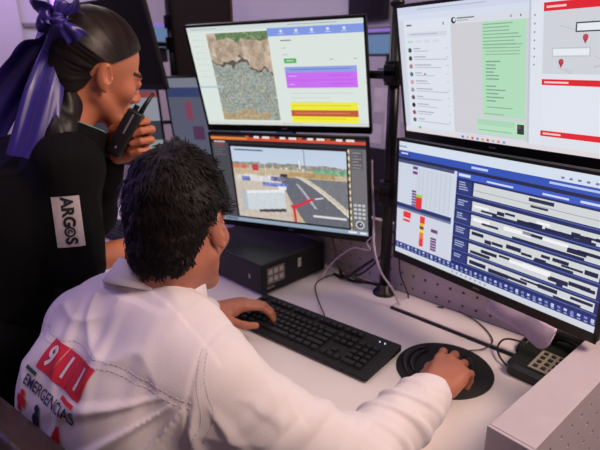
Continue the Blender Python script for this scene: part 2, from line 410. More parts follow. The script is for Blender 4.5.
def monitor(name, label, pos, yaw, tilt, roll, scr, m=None, w=.54, h=.325, top=.007, bot=.021, side=.007, group=None, lip=True, bezel=None):
    t = bpy.data.objects.new(name, None); C.objects.link(t); t.location = pos; t.empty_display_size = .05
    t.rotation_mode = 'XYZ'
    t.rotation_euler = (Matrix.Rotation(yaw, 3, 'Z') @ Matrix.Rotation(tilt, 3, 'X') @ Matrix.Rotation(roll, 3, 'Y')).to_euler()
    tag(t, label, 'monitor', group)
    bm = B(); sw, sh = w-2*side, h-top-bot; cz = (bot-top)/2
    pts = rrect(w, h, .006, 3)
    r0 = [bm.verts.new((x, 0, z)) for x, z in pts]; r1 = [bm.verts.new((x, .012, z)) for x, z in pts]
    q = [(-sw/2, cz+sh/2), (-sw/2, cz-sh/2), (sw/2, cz-sh/2), (sw/2, cz+sh/2)]
    n = len(pts)
    for k in range(n): bm.faces.new((r0[k], r0[(k+1)%n], r1[(k+1)%n], r1[k]))
    r2 = [bm.verts.new((x*.96, .022, z*.94)) for x, z in pts]; r3 = [bm.verts.new((x*.62, .044, z*.62)) for x, z in pts]
    for a, b in ((r1, r2), (r2, r3)):
        for k in range(n): bm.faces.new((a[k], a[(k+1)%n], b[(k+1)%n], b[k]))
    bm.faces.new(r3); bm.faces.new(r0[::-1]); bmesh.ops.recalc_face_normals(bm, faces=bm.faces)
    obj('casing', bm, bezel or M['blkm'], t)
    bm = B()
    box(bm, (0, -.0015, h/2-top/2), (w, .003, top), bev=.0007); box(bm, (0, -.0015, -h/2+bot/2), (w, .003, bot), bev=.0007)
    for s in (-1, 1): box(bm, (s*(w/2-side/2), -.0015, 0), (side, .003, h), bev=.0007)
    obj('bezel', bm, bezel or M['blk'], t)
    bm = B(); box(bm, (0, -.0032, -h/2+bot/2), (.018, .0006, .004)); obj('badge', bm, M['trim'], t)
    if scr is not None: scr.build(sw, sh, cz, m or M['scr'], t)
    return t

# -- upper left: aerial photograph and a colour-banded table
W_ = (222, 230, 230)
def upper_left():
    s = Scr(); s.rect(0, 0, 1, 1, (218, 228, 222), 0); s.rect(0, 0, 1, .045, (206, 216, 216)); s.rect(.0, .965, 1, 1, (214, 218, 212))
    s.lines(.02, .02, .2, .03, 1, (170, 180, 180)); s.lines(.60, .018, .9, .03, 1, (150, 160, 176), sd=3)
    s.rect(.0, .58, .16, .6, (176, 200, 226)); s.lines(.02, .12, .14, .06, 7, (200, 210, 206), sd=5)
    W, H = 96, 110; yy, xx = np.mgrid[0:H, 0:W].astype(float)
    def nz(sc, sd, ax=1): return _noise3(np.stack([xx*sc, yy*sc*ax, xx*0+3.3], -1), sd)
    img = np.zeros((H, W, 3)); v = nz(.9, 1)*.6+nz(.45, 2)*.5; town = np.array([150, 158, 152])[None, None]+v[..., None]*np.array([50, 48, 46])
    q = nz(.35, 9); town += (q > .55)[..., None]*np.array([30, 10, -20]); img[:] = town
    hill = np.array([180, 162, 142])[None, None]+nz(.16, 4)[..., None]*32+nz(.6, 5)[..., None]*22
    ridge = 34+2.5*np.sin(xx/5)+5*nz(.12, 6)+xx*.16-11*np.exp(-((xx-46)/13)**2); mk = yy < ridge; img[mk] = hill[mk]
    dk = np.abs(yy-ridge) < 1.4+1.4*nz(.3, 7); img[dk] = np.array([96, 86, 82])
    g = (yy < 8+4*nz(.15, 8)+2*np.sin(xx/6)) & (xx > 14); img[g] = (np.array([104, 130, 92])[None, None]+nz(.8, 3)[..., None]*40)[g]
    g = (yy > 98+6*nz(.08, 12)) & (xx < 80); img[g] = (np.array([176, 156, 122])[None, None]+nz(.5, 13)[..., None]*24)[g]
    img[np.abs(yy-(.5*xx-30)) < .5] = (205, 195, 160); img = np.clip(img, 20, 245)
    s.grid(.115, .065, .482, .945, img, 1)
    s.rect(.482, .045, 1, .118, (128, 152, 226), 1)
    for i in range(5): s.disc(.56+.085*i, .075, .014, (214, 224, 250), 2); s.rect(.545+.085*i, .096, .575+.085*i, .102, (200, 210, 246), 2)
    s.rect(.55, .155, .61, .165, (120, 130, 150)); s.rect(.55, .225, .575, .232, (170, 180, 180)); s.rect(.55, .285, .58, .292, (170, 180, 180))
    s.rect(.555, .325, .625, .37, (84, 178, 96)); s.rect(.57, .343, .61, .35, (220, 240, 220), 2)
    s.rect(.81, .34, .83, .347, (150, 160, 160)); s.rect(.94, .34, .955, .347, (150, 160, 160))
    s.rect(.552, .405, .952, .46, (140, 160, 226)); s.lines(.58, .428, .94, .02, 1, (90, 104, 170))
    s.rect(.552, .46, .952, .61, (200, 110, 240)); s.rect(.552, .532, .952, .537, (180, 92, 224), 2)
    s.lines(.57, .49, .62, .08, 2, (240, 200, 250)); s.lines(.80, .49, .93, .08, 2, (176, 84, 214), sd=4)
    s.lines(.57, .66, .95, .045, 3, (188, 198, 194), h=.005)
    s.rect(.555, .755, .945, .835, (236, 232, 62)); s.rect(.555, .835, .945, .9, (190, 92, 58)); s.rect(.555, .9, .945, 1-.035, (238, 236, 56))
    s.lines(.57, .785, .93, .04, 1, (200, 192, 50)); s.lines(.58, .862, .92, .04, 1, (224, 150, 110)); s.lines(.57, .92, .9, .03, 1, (204, 196, 40))
    for i, c in enumerate(((230, 120, 60), (60, 140, 220), (220, 60, 60), (70, 170, 90), (160, 160, 170), (60, 90, 190))): s.rect(.5+i*.02, .975, .509+i*.02, .99, c)
    return s
# -- lower left: traffic camera picture of a curving road with a parked white lorry
def lower_left():
    s = Scr(); s.rect(0, 0, 1, 1, (66, 68, 72), 0); s.rect(0, 0, 1, .055, (206, 76, 52)); s.rect(0, 0, 1, .022, (48, 40, 44), 2)
    s.rect(.0, .022, .26, .05, (224, 128, 50), 2)
    for i in range(12): s.rect(.25+i*.058, .004, .275+i*.058+.012*(i%3), .028, (228, 214, 210) if i % 3 else (190, 90, 60), 3)
    s.rect(0, .055, 1, .085, (34, 34, 38)); s.rect(.02, .07, .1, .085, (200, 196, 196), 2); s.rect(.02, .10, .095, .11, (190, 60, 60), 2); s.lines(.01, .13, .1, .03, 4, (120, 120, 124), sd=7)
    s.rect(0, .09, .12, 1, (72, 72, 78), 1); s.rect(.12, .09, .905, .965, (20, 20, 24), 1)
    x0, y0, x1, y1 = .135, .125, .885, .935; W, H = 150, 92
    yy, xx = np.mgrid[0:H, 0:W].astype(float); u, v = xx/W, yy/H
    n1 = _noise3(np.stack([xx*.5, yy*.5, xx*0], -1), 21); n2 = _noise3(np.stack([xx*.09, yy*.2, xx*0], -1), 22)
    img = np.zeros((H, W, 3)); sky = np.array([190, 206, 226])+(v*40)[..., None]*np.array([.6, .4, .1]); img[:] = sky
    def put(mk, c, a=10): img[mk] = (np.array(c)[None, None]+(n1*a)[..., None])[mk]
    hz = .23
    put((v > hz-.03+.02*n2) & (v < .30), (150, 150, 140), 26); put((v > hz+.01) & (v < .30) & (n1 > .2), (206, 196, 190), 20)
    put((v > .27), (196, 178, 150), 14)
    put((v > .24) & (v < .31) & (u > .72), (116, 168, 132), 30)
    put((v > .23) & (v < .29) & (u < .14), (206, 120, 96), 20); put((v > .22) & (v < .31) & (u > .18) & (u < .235), (196, 52, 72), 20)
    put((v > .30) & (v < .36) & (u > .5) & (u < .9), (178, 150, 104), 20)
    put((v > .38) & (u < .5), (202, 190, 178), 10)
    cx = .47+.34*(v-.3)**1.0; wd = .02+.34*(v-.28)
    r_l = np.where(v > .36, .42+.30*(v-.36)**1.35*1.0+.06*(v-.36), 9); r_r = .46+.78*(np.clip(v-.33, 0, 1))**.72
    road = (v > .37) & (u > r_l) & (u < r_r+.05); put(road, (104, 106, 116), 7)
    put((v > .35) & (np.abs(u-(r_r+.055)) < .012), (222, 214, 200), 4)
    put((v > .35) & (u > r_r+.075) & (u < r_r+.11), (206, 196, 180), 8)
    put((v > .38) & (u > r_r+.11), (120, 122, 128), 8)
    put((v > .45) & (np.abs(u-(.57+.42*(v-.45)**.9)) < .012) & (v < .78), (176, 178, 184), 4)
    put((v > .36) & (v < .46) & (u > .02) & (u < .42) & (v > .37+.02*np.sin(u*30)), (216, 214, 216), 16)
    put((v > .37) & (v < .44) & (u > .34) & (u < .47), (120, 116, 150), 40)
    put((v > .33) & (v < .38) & (u > .43) & (u < .50), (70, 60, 60), 20); put((v > .46) & (v < .52) & (u > .26) & (u < .5), (110, 124, 188), 40)
    put((v > .40) & (v < .46) & (u > .07) & (u < .15), (120, 130, 190), 30); put((v > .50) & (v < .55) & (u > .4) & (u < .48), (230, 230, 236), 10)
    trl = (u > .045) & (u < .46) & (v > .545+(.46-u)*.17) & (v < .90-(u-.04)*.20); put(trl, (204, 212, 216), 5)
    top = trl & (v < .585+(.46-u)*.17); put(top, (228, 232, 234), 3); put(trl & (u < .10), (180, 186, 190), 4)
    put((u > .2) & (u < .46) & (v > .90-(u-.04)*.20) & (v < .93-(u-.04)*.16), (70, 66, 68), 14)
    put((np.abs(u-.30) < .005) & (v > .05) & (v < .4), (210, 210, 214), 2); put((np.abs(u-.655) < .004) & (v < .33), (120, 130, 136), 2)
    put((np.abs(u-.61) < .008) & (v > .14) & (v < .26), (226, 226, 226), 2)
    s.grid(x0, y0, x1, y1, np.clip(img, 0, 250), 2)
    def q(pu, pv): return (x0+(x1-x0)*pu, y0+(y1-y0)*pv)
    red = (214, 44, 66)
    s.poly([q(.52, .78), q(.545, .78), q(.55, 1.0), q(.53, 1.0)], red, 3)
    s.poly([q(.52, .78), q(.70, .635), q(.72, .655), q(.55, .80)], red, 3); s.poly([q(.505, .76), q(.55, .75), q(.56, .80), q(.515, .81)], red, 4)
    s.poly([q(.72, .64), q(.79, .615), q(.80, .63), q(.73, .655)], (220, 215, 214), 3)
    s.rect(*q(.70, .87), *q(.98, .90), (228, 228, 232), 3); s.rect(*q(.03, .03), *q(.3, .05), (90, 100, 110), 3)
    for i in range(12): s.rect(*q(.715+.022*i, .872), *q(.718+.022*i, .9), (110, 112, 120), 4)
    s.rect(.895, .1, .905, .96, (200, 190, 150), 2)
    for i in range(24): s.rect(.894, .11+i*.035, .904, .13+i*.035, (110, 80, 60) if i % 2 else (226, 220, 206), 3)
    s.rect(.91, .1, 1, .965, (112, 112, 116), 1); s.rect(.915, .11, .98, .3, (92, 90, 96), 2); s.lines(.92, .13, .975, .03, 6, (196, 190, 188), sd=8)
    for j in range(4):
        for i in range(3): s.rect(.918+i*.025, .66+j*.045, .936+i*.025, .685+j*.045, (200, 200, 206), 2)
    s.disc(.952, .885, .045, (216, 220, 224), 3); s.disc(.952, .885, .034, (70, 76, 84), 4); s.poly([(.95, .885), (.965, .86), (.957, .89)], (230, 230, 230), 5)
    s.rect(0, .955, 1, 1, (146, 164, 184), 3); s.rect(.02, .962, .12, .99, (90, 106, 130), 4); s.rect(.88, .965, .93, .985, (240, 240, 244), 4); s.rect(.95, .965, .99, .985, (240, 240, 244), 4)
    return s
# -- upper right: chat window beside an incident map page
def upper_right():
    s = Scr(); s.rect(0, 0, 1, 1, (214, 220, 232), 0); s.rect(0, 0, 1, .055, (206, 212, 232))
    s.rect(0, .055, .69, .10, (212, 220, 236)); s.rect(0, .1, .035, .95, (206, 212, 224)); s.rect(.03, .1, .30, .95, (220, 226, 236))
    s.rect(.30, .1, .66, .15, (214, 218, 226), 2); s.rect(.30, .15, .655, .95, (206, 206, 212))
    s.lines(.12, .022, .5, .03, 1, (170, 178, 200)); s.lines(.05, .13, .11, .02, 1, (90, 96, 110), h=.012, sd=2)
    s.rect(.26, .13, .266, .15, (110, 116, 130), 2); s.rect(.05, .19, .28, .225, (208, 214, 226), 2); s.lines(.07, .203, .24, .02, 1, (170, 176, 188), lay=3)
    for i in range(4): s.rect(.05+i*.05, .25, .085+i*.05, .27, (186, 220, 196) if i == 0 else (210, 216, 224), 2)
    cols = ((52, 84, 90), (86, 56, 54), (170, 130, 140), (92, 116, 122), (214, 160, 164), (150, 160, 170), (92, 86, 90), (34, 34, 38), (170, 80, 84), (90, 96, 110))
    for i, c in enumerate(cols):
        y = .325+i*.063; s.disc(.062, y, .019, c, 3); s.rect(.085, y-.015, .125+.03*(i%3), y-.008, (150, 156, 168), 3)
        s.rect(.085, y+.005, .17+.035*((i*7)%4), y+.010, (166, 172, 182), 3); s.rect(.27, y-.012, .282, y-.008, (170, 176, 182), 3)
    s.disc(.145, .51, .009, (214, 60, 70), 4); s.disc(.093, .957, .015, (90, 200, 130), 4)
    s.disc(.318, .125, .022, (46, 48, 54), 4); s.disc(.322, .122, .012, (226, 228, 232), 5); s.rect(.335, .108, .42, .117, (120, 124, 136), 4); s.rect(.335, .125, .39, .131, (160, 164, 176), 4)
    s.rect(.58, .12, .585, .135, (110, 120, 130), 4); s.rect(.62, .12, .625, .135, (110, 120, 130), 4)
    g = (176, 220, 188); s.rect(.452, .15, .645, .80, g, 2)
    s.lines(.458, .165, .625, .022, 8, (134, 174, 146), h=.007, lay=3, rnd=.45, sd=12)
    s.lines(.47, .30, .635, .021, 4, (138, 178, 150), h=.006, lay=3, rnd=.12, sd=13)
    s.lines(.47, .41, .54, .024, 6, (118, 156, 130), h=.008, lay=3, rnd=.5, sd=14); s.lines(.47, .58, .56, .026, 5, (118, 156, 130), h=.008, lay=3, rnd=.5, sd=15)
    s.lines(.47, .73, .60, .022, 1, (134, 174, 146), h=.007, lay=3); s.lines(.46, .78, .56, .03, 1, (134, 174, 146), h=.006, lay=3)
    s.rect(.42, .82, .645, .935, (182, 224, 194), 2); s.rect(.425, .828, .6, .87, (170, 212, 184), 3); s.rect(.612, .84, .642, .91, (52, 56, 60), 3); s.rect(.615, .845, .627, .87, (96, 84, 84), 4)
    s.lines(.43, .905, .6, .02, 1, (134, 174, 146), h=.006, lay=4)
    s.rect(.30, .95, .66, .985, (216, 218, 226), 2); s.lines(.36, .965, .45, .02, 1, (160, 164, 172), lay=3)
    s.rect(.655, 0, .662, .96, (190, 196, 208), 3); s.rect(.665, .02, 1, .975, (222, 226, 236), 1)
    for i in range(7): s.rect(.675, .13+i*.05, .680, .14+i*.05, (110, 120, 150), 3)
    s.rect(.685, .0, .73, .028, (130, 112, 128), 3); s.rect(.69, .004, .705, .022, (206, 80, 80), 4)
    red = (222, 38, 48)
    s.rect(.71, .068, 1, .118, red, 3); s.rect(.72, .088, .79, .1, (246, 200, 200), 4)
    s.rect(.71, .118, 1, .492, (206, 210, 216), 2)
    q = random.Random(5)
    for i in range(16):
        a = (.71+.29*q.random(), .13+.34*q.random()); b = (a[0]+.12*(q.random()-.3), a[1]+.12*(q.random()-.5)); b = (min(b[0], .995), min(max(b[1], .125), .485))
        s.poly([a, b, (b[0], b[1]+.004), (a[0], a[1]+.004)], (182, 188, 194), 3)
    for (x, y) in ((.86, .22), (.78, .36)):
        s.rect(x-.035, y-.028, min(x+.10, .998), y+.028, (70, 76, 86) if x > .8 else (190, 196, 206), 4); s.rect(x-.03, y-.02, min(x+.095, .995), y+.02, (230, 234, 240), 5)
        s.disc(x, y+.055, .016, (196, 72, 86), 5); s.poly([(x-.01, y+.06), (x+.01, y+.06), (x, y+.095)], (170, 60, 76), 5)
    s.rect(.71, .525, 1, .562, red, 3); s.rect(.72, .538, .81, .55, (246, 200, 200), 4)
    s.rect(.71, .562, 1, .845, (224, 228, 238), 2)
    s.rect(.71, .862, 1, .9, red, 3); s.rect(.72, .875, .79, .887, (246, 200, 200), 4); s.rect(.71, .9, 1, .97, (220, 224, 232), 2)
    s.rect(0, .965, 1, 1, (222, 216, 220), 6)
    for i, c in enumerate(((80, 110, 200), (180, 180, 190), (220, 90, 60), (80, 140, 220), (220, 160, 60), (210, 70, 80), (170, 180, 190), (230, 120, 140), (90, 160, 210))): s.rect(.34+i*.026, .974, .352+i*.026, .992, c, 7)
    return s
# -- lower right: blue dispatch board with dark and pale bands
def lower_right():
    s = Scr(); s.rect(0, 0, 1, 1, (38, 52, 118), 0); s.rect(0, 0, 1, .075, (212, 222, 236)); s.rect(.0, .035, .05, .05, (160, 170, 190), 2)
    for i in range(6): s.rect(.80+i*.03, .045, .812+i*.03, .058, (110, 120, 150), 2)
    s.rect(0, .075, 1, .13, (52, 84, 180)); s.rect(.01, .085, .07, .12, (40, 60, 140), 2); s.rect(.015, .09, .06, .105, (190, 200, 236), 3)
    s.rect(.42, .095, .5, .112, (190, 204, 240), 2); s.rect(.76, .09, .99, .105, (180, 196, 240), 2)
    s.rect(0, .13, 1, .155, (34, 40, 76)); 
    # left tables
    s.rect(.0, .155, .335, .535, (206, 214, 228)); s.rect(.0, .155, .335, .18, (70, 80, 120), 2); s.rect(0, .535, .335, .57, (34, 54, 110), 2); s.rect(.0, .57, .335, .90, (208, 212, 226)); s.rect(.0, .57, .335, .59, (110, 118, 150), 2)
    for i in range(12): s.rect(0, .205+i*.028, .335, .207+i*.028, (186, 194, 210), 2)
    for i in range(11): s.rect(0, .61+i*.027, .335, .612+i*.027, (188, 194, 210), 2)
    for i in range(8): s.rect(.12+i*.026, .19, .1215+i*.026, .53, (190, 198, 212), 2); s.rect(.13+i*.026, .2, .14+i*.026, .52, (196, 202, 214), 2)
    P = (112, 64, 124); s.rect(.095, .19, .125, .215, P, 3); s.rect(.095, .23, .125, .255, P, 3); s.rect(.10, .217, .12, .228, (226, 220, 232), 3)
    for i in range(6): s.rect(.095, .395+i*.024, .122, .412+i*.024, P, 3)
    s.rect(.122, .42, .160, .445, (150, 206, 60), 3); s.rect(.122, .445, .160, .545, (226, 48, 52), 3)
    rd = (228, 56, 52)
    s.rect(.045, .60, .095, .655, rd, 3); s.rect(.045, .67, .09, .69, rd, 3); s.rect(.155, .60, .185, .66, rd, 3); s.rect(.155, .66, .18, .69, (236, 180, 50), 3); s.rect(.155, .69, .18, .715, (90, 50, 60), 3)
    s.rect(.155, .715, .18, .745, (240, 210, 50), 3); s.rect(.155, .745, .18, .80, (236, 120, 50), 3); s.rect(.155, .80, .18, .87, rd, 3)
    s.rect(.225, .68, .265, .71, P, 3)
    for i in range(5): s.rect(.225, .755+i*.024, .26, .773+i*.024, P, 3)
    # right boards
    s.rect(.335, .155, .35, .93, (206, 214, 230), 2); s.rect(.35, .155, 1, .93, (30, 42, 98), 1)
    s.rect(.35, .155, 1, .20, (60, 92, 196), 2); s.rect(.36, .165, .42, .185, (214, 222, 240), 3); s.rect(.5, .178, .62, .19, (212, 220, 240), 3); s.rect(.74, .175, .84, .188, (206, 214, 236), 3); s.rect(.88, .17, .99, .185, (206, 214, 236), 3)
    bands = ((.215, .315), (.355, .43), (.46, .545), (.575, .655), (.69, .77), (.80, .865))
    q = random.Random(9)
    for j, (a, b) in enumerate(bands):
        s.rect(.36, a, .43, b, (44, 58, 120), 2); s.lines(.365, a+.01, .42, .018, max(2, int((b-a)/.022)), (170, 180, 214), h=.008, lay=3, sd=j)
        s.rect(.44, a, .985, b, (208, 212, 214), 2)
        if j: 
            x = .45
            while x < .96:
                ww = .03+.09*q.random(); yy = a+(b-a)*(.1+.6*q.random()); s.rect(x, yy, min(x+ww, .98), min(yy+.014+.02*q.random(), b), (24, 30, 66) if q.random() < .8 else (240, 240, 244), 3); x += ww*(.5+q.random()*.8)
            s.rect(.44+.1*j, b-.016, .985-.03*j, b, (26, 34, 74), 4)
        s.rect(.35, b+.008, 1, b+.014, (84, 104, 176), 3)
    s.rect(.69, .225, .79, .25, (38, 44, 74), 4); s.rect(.70, .275, .77, .29, (38, 44, 74), 4); s.rect(.44, .268, .98, .272, (140, 146, 160), 3)
    s.rect(0, .90, 1, .955, (34, 50, 120), 5)
    for i in range(40): s.rect(.008+i*.025, .908, .02+i*.025, .925 if i % 3 else .935, (190, 198, 226) if i % 2 else (120, 136, 196), 6); s.rect(.01+i*.025, .937, .022+i*.025, .945, (160, 170, 212), 6)
    s.rect(0, .955, 1, 1, (206, 212, 222), 5)
    for i in range(8): s.rect(.36+i*.025, .968, .37+i*.025, .985, (150, 160, 180), 6)
    return s
def oy(x, y, z): return o2(x, y, z)
grp = None
mLL = monitor('computer_monitor', 'monitor showing a curving road camera view, standing over the black desktop computer', o2(-.039, 1.526, .298), -.455+PI/4, .109, -.024, lower_left())
mUL = monitor('computer_monitor', 'monitor with aerial town photo beside purple and yellow table, mounted above the road view', o2(-.060, 1.508, .618), -.363+PI/4, .279, -.020, upper_left(), bezel=M['blk'])
mRL = monitor('computer_monitor', 'monitor with blue dispatch board, tables and red and yellow cells, above the desk phone', o2(.403, 1.045, .322), -.979+PI/4, .020, -.001, lower_right())
mUR = monitor('computer_monitor', 'monitor with green chat message and red-barred map page, topmost on the right', o2(.406, 1.089, .635), -.988+PI/4, .182, -.006, upper_right())

# monitor stand: pole clamped to the desk with four arms
t = thing('monitor_stand', 'black pole stand on a round base between the left and right monitors', 'monitor stand', (-.79, 1.146, .75))
bm = B(); lathe(bm, [(0, 0), (.034, 0), (.034, .006), (.031, .010), (.020, .013), (.018, .03), (0, .03)], 40); obj('base', bm, M['blkmet'], t, True)
bm = B(); cyl(bm, (0, 0, .01), (0, 0, .80), .0155, seg=28); obj('pole', bm, M['blkmet'], t, True)
bm = B(); cyl(bm, (0, 0, .80), (0, 0, .812), .0175, seg=28); obj('pole_cap', bm, M['blk'], t, True)
dg = None
for mo in (mLL, mUL, mRL, mUR):
    bpy.context.view_layer.update()
    q = mo.matrix_world @ Vector((0, .044, 0)) - t.location; n = (mo.matrix_world.to_3x3() @ Vector((0, 1, 0)))
    z = q.z
    bm = B(); cyl(bm, (0, 0, z-.024), (0, 0, z+.024), .026, seg=24); box(bm, (0, -.02, z), (.03, .02, .03), bev=.003); obj('clamp', bm, M['blkmet'], t)
    k = q+n*.026; el = Vector((q.x*.5, .052 if q.x < 0 else .05, z))
    bm = B(); tube(bm, [Vector((0, 0.01, z)), el, k], .011, 10); obj('arm', bm, M['blkmet'], t, True)
    bm = B(); cyl(bm, k+n*.006, q, .016, .022, 20); cyl(bm, k-Vector((0,0,.02)), k+Vector((0,0,.02)), .013, seg=16); obj('mount_head', bm, M['blkmet'], t)

# ------------------------------------------------------------------ desktop computer under the left monitor
t = thing('desktop_computer', 'flat black desktop computer with stickers lying under the left monitors', 'computer', (-1.215, 1.012, .75))
bm = B(); box(bm, (0, 0, .0535), (.348, .272, .093), bev=.004, seg=3); obj('casing', bm, M['pc'], t)
bm = B(); box(bm, (.174, 0, .053), (.012, .276, .096), bev=.003); obj('front_panel', bm, M['blkm'], t)
bm = B(); box(bm, (.1806, -.082, .058), (.0012, .072, .052), bev=.0003); o = obj('sticker', bm, M['sticker'], t)
bm = B()
for i in range(3):
    for j in range(2): box(bm, (.1815, -.105+.022*i, .047+.024*j), (.0006, .015, .015), bev=.0002)
obj('icon', bm, M['stickw'], o)
bm = B(); box(bm, (.1806, .018, .066), (.0012, .014, .030), bev=.0003); obj('port_cover', bm, M['stickw'], t)
bm = B(); box(bm, (.1806, -.105, .022), (.0012, .03, .006)); obj('logo', bm, M['sticker'], t)
bm = B(); box(bm, (.12, -.1366, .05), (.007, .0012, .014)); obj('badge', bm, M['stickw'], t)
for x in (-.14, .14):
    for y in (-.11, .11):
        bm = B(); cyl(bm, (x, y, 0), (x, y, .009), .012, seg=16); obj('rubber_foot', bm, M['blk'], t)

# ------------------------------------------------------------------ keyboard
kyaw = -.692+PI/4; kx, ky, _ = o2(.018, 1.129)
t = thing('keyboard', 'black wired keyboard under the left hand of the man in white', 'keyboard', (kx, ky, .75), kyaw)
bm = B()
prof = [(-.0775, .006), (-.0775, .011), (.06, .019), (.0775, .024), (.0775, .006)]
for s, x in enumerate((-.225, .225)):
    vs_ = [bm.verts.new((x, y, z)) for y, z in prof]
    if s == 0: a = vs_
    else:
        for k in range(5): bm.faces.new((a[k], a[(k+1)%5], vs_[(k+1)%5], vs_[k]))
        bm.faces.new(a[::-1]); bm.faces.new(vs_)
bmesh.ops.recalc_face_normals(bm, faces=bm.faces); bmesh.ops.bevel(bm, geom=list(bm.edges), offset=.003, segments=3, affect='EDGES', profile=.5)
obj('body', bm, M['blkm'], t)
for x in (-.19, .19):
    bm = B(); box(bm, (x, .06, .005), (.03, .01, .010), bev=.001); obj('foot', bm, M['blk'], t)
keymesh = {}
def key(x, y, wx, wy=.0165):
    kk = (round(wx, 4), round(wy, 4))
    if kk not in keymesh:
        bm = B(); a = [(-wx/2, -wy/2), (wx/2, -wy/2), (wx/2, wy/2), (-wx/2, wy/2)]
        lo = [bm.verts.new((p, q, 0)) for p, q in a]; hi = [bm.verts.new((p*(1-.0038/wx), q*(1-.0038/wy)+.0004, .0085)) for p, q in a]
        for i in range(4): bm.faces.new((lo[i], lo[(i+1)%4], hi[(i+1)%4], hi[i]))
        bm.faces.new(hi); bm.faces.new(lo[::-1])
        bmesh.ops.bevel(bm, geom=[e for e in bm.edges if e.verts[0] in hi or e.verts[1] in hi], offset=.0011, segments=2, affect='EDGES', profile=.5)
        me = bpy.data.meshes.new('key'); bm.to_mesh(me); bm.free(); me.materials.append(M['key']); keymesh[kk] = me
    o = bpy.data.objects.new('key', keymesh[kk]); C.objects.link(o); o.parent = t
    o.location = (x, y, .0095+(y+.0775)*.066); o.rotation_euler = (R(3.4), 0, 0)
u = .019; X0 = -.214
def row(y, spec, x=X0):
    for q in spec:
        if q < 0: x += -q*u; continue
        key(x+q*u/2, y, q*u-.0022); x += q*u
row(.055, [1, -1, 1, 1, 1, 1, -.5, 1, 1, 1, 1, -.5, 1, 1, 1, 1])
row(.0255, [1]*13+[2]); row(.0065, [1.5]+[1]*12+[1.5]); row(-.0125, [1.75]+[1]*11+[2.25]); row(-.0315, [1.25, 1]+[1]*10+[2.75]); row(-.0505, [1.25, 1.25, 1.25, 6.25, 1.25, 1.25, 1.25, 1.25])
xn = X0+15.3*u
row(.055, [1, 1, 1], xn); row(.0255, [1, 1, 1], xn); row(.0065, [1, 1, 1], xn); row(-.0315, [-1, 1], xn); row(-.0505, [1, 1, 1], xn)
xn = X0+18.55*u
row(.0255, [1, 1, 1], xn); row(.0065, [1, 1, 1], xn); row(-.0125, [1, 1, 1], xn); row(-.0315, [1, 1, 1], xn); row(-.0505, [2, 1], xn)
for i in range(2):
    bm = B(); cyl(bm, (.176+i*.014, .058, .0215), (.176+i*.014, .058, .0235), .0016, seg=10); obj('indicator_light', bm, M['led'], t)
Ki = Matrix.Translation((kx, ky, .75)) @ Matrix.Rotation(kyaw, 4, 'Z'); Kinv = Ki.inverted()
pts = [Ki @ Vector((.0, .077, .012)), Vector((-.935, 1.0, .753)), Vector((-.985, 1.06, .753)), Vector((-.985, 1.13, .754)), Vector((-.93, 1.165, .757)), Vector((-.86, 1.172, .754))]
cable('cord', [Kinv @ p for p in pts], .0019, M['cord'], parent=t)

# ------------------------------------------------------------------ mouse pad, mouse
px_, py_, _ = o2(.325, .978)
t = thing('mouse_pad', 'round black mouse pad with a raised wrist rest', 'mouse pad', (px_, py_, .75))
bm = B(); lathe(bm, [(0, .0), (.107, .0), (.108, .0015), (.106, .004), (0, .0042)], 72); obj('pad', bm, M['foam'], t, True)
bm = B()
for k in range(2):
    rr = .088-.016*k
    tube(bm, [(rr*math.cos(a), rr*math.sin(a), .0055) for a in [R(150+8*i) for i in range(12)]], .006, 10, rf=lambda q: .0075*math.sin(PI*(.08+.84*q)))
obj('wrist_rest', bm, M['gel'], t, True)
t = thing('computer_mouse', 'black computer mouse under the right hand on the round pad', 'mouse', (-.428, .922, .7545), R(4))
v = Vol((-.045, -.07, -.01), (.045, .07, .06), .0022); v.ell((0, 0, .006), (.029, .053, .028), k=0); v.cut(lambda P: -P[..., 2]-.0, .004)
V, F = v.mesh(); npmesh('shell', V, F, M['blk'], t)
bm = B(); cyl(bm, (-.004, .03, .028), (.004, .03, .028), .009, seg=20); obj('scroll_wheel', bm, M['blkm'], t)
Kinv = (Matrix.Translation((-.428, .922, .7545)) @ Matrix.Rotation(R(4), 4, 'Z')).inverted()
pts = [(-.432, .974, .760), (-.436, .99, .757), (-.455, 1.02, .755), (-.432, 1.05, .757), (-.425, 1.085, .763), (-.45, 1.12, .763), (-.50, 1.155, .763), (-.56, 1.17, .765)]
cable('cord', [Kinv @ Vector(p) for p in pts], .0016, M['cord'], parent=t)

# ------------------------------------------------------------------ desk phone
t = thing('desk_phone', 'dark green-black desk phone base with beige keypad under the right monitor', 'phone', (-.292, 1.082, .7505), R(-4))
bm = B(); pts = rrect(.128, .165, .022, 6)
lo = [bm.verts.new((x, y, 0)) for x, y in pts]; md = [bm.verts.new((x*1.0, y*1.0, .022+.10*(y+.06))) for x, y in pts]; hi = [bm.verts.new((x*.93, y*.9, .030+.10*(y+.06))) for x, y in pts]
n = len(pts)
for a, b in ((lo, md), (md, hi)):
    for k in range(n): bm.faces.new((a[k], a[(k+1)%n], b[(k+1)%n], b[k]))
bm.faces.new(hi); bm.faces.new(lo[::-1]); obj('base', bm, M['phone'], t)
sl = Matrix.Rotation(math.atan(.10), 3, 'X')
def onph(x, y, dz=0): return Vector((x, y, .0305+.10*(y+.06)+dz))
bm = B(); box(bm, onph(.018, -.030, .001), (.074, .076, .003), rot=sl, bev=.0012); obj('keypad_panel', bm, M['phkey'], t)
for i in range(4):
    for j in range(4):
        bm = B(); box(bm, onph(-.006+.0165*i, -.057+.0175*j, .004), (.010, .0085, .005), rot=sl, bev=.0015); obj('button', bm, M['phbtn'], t)
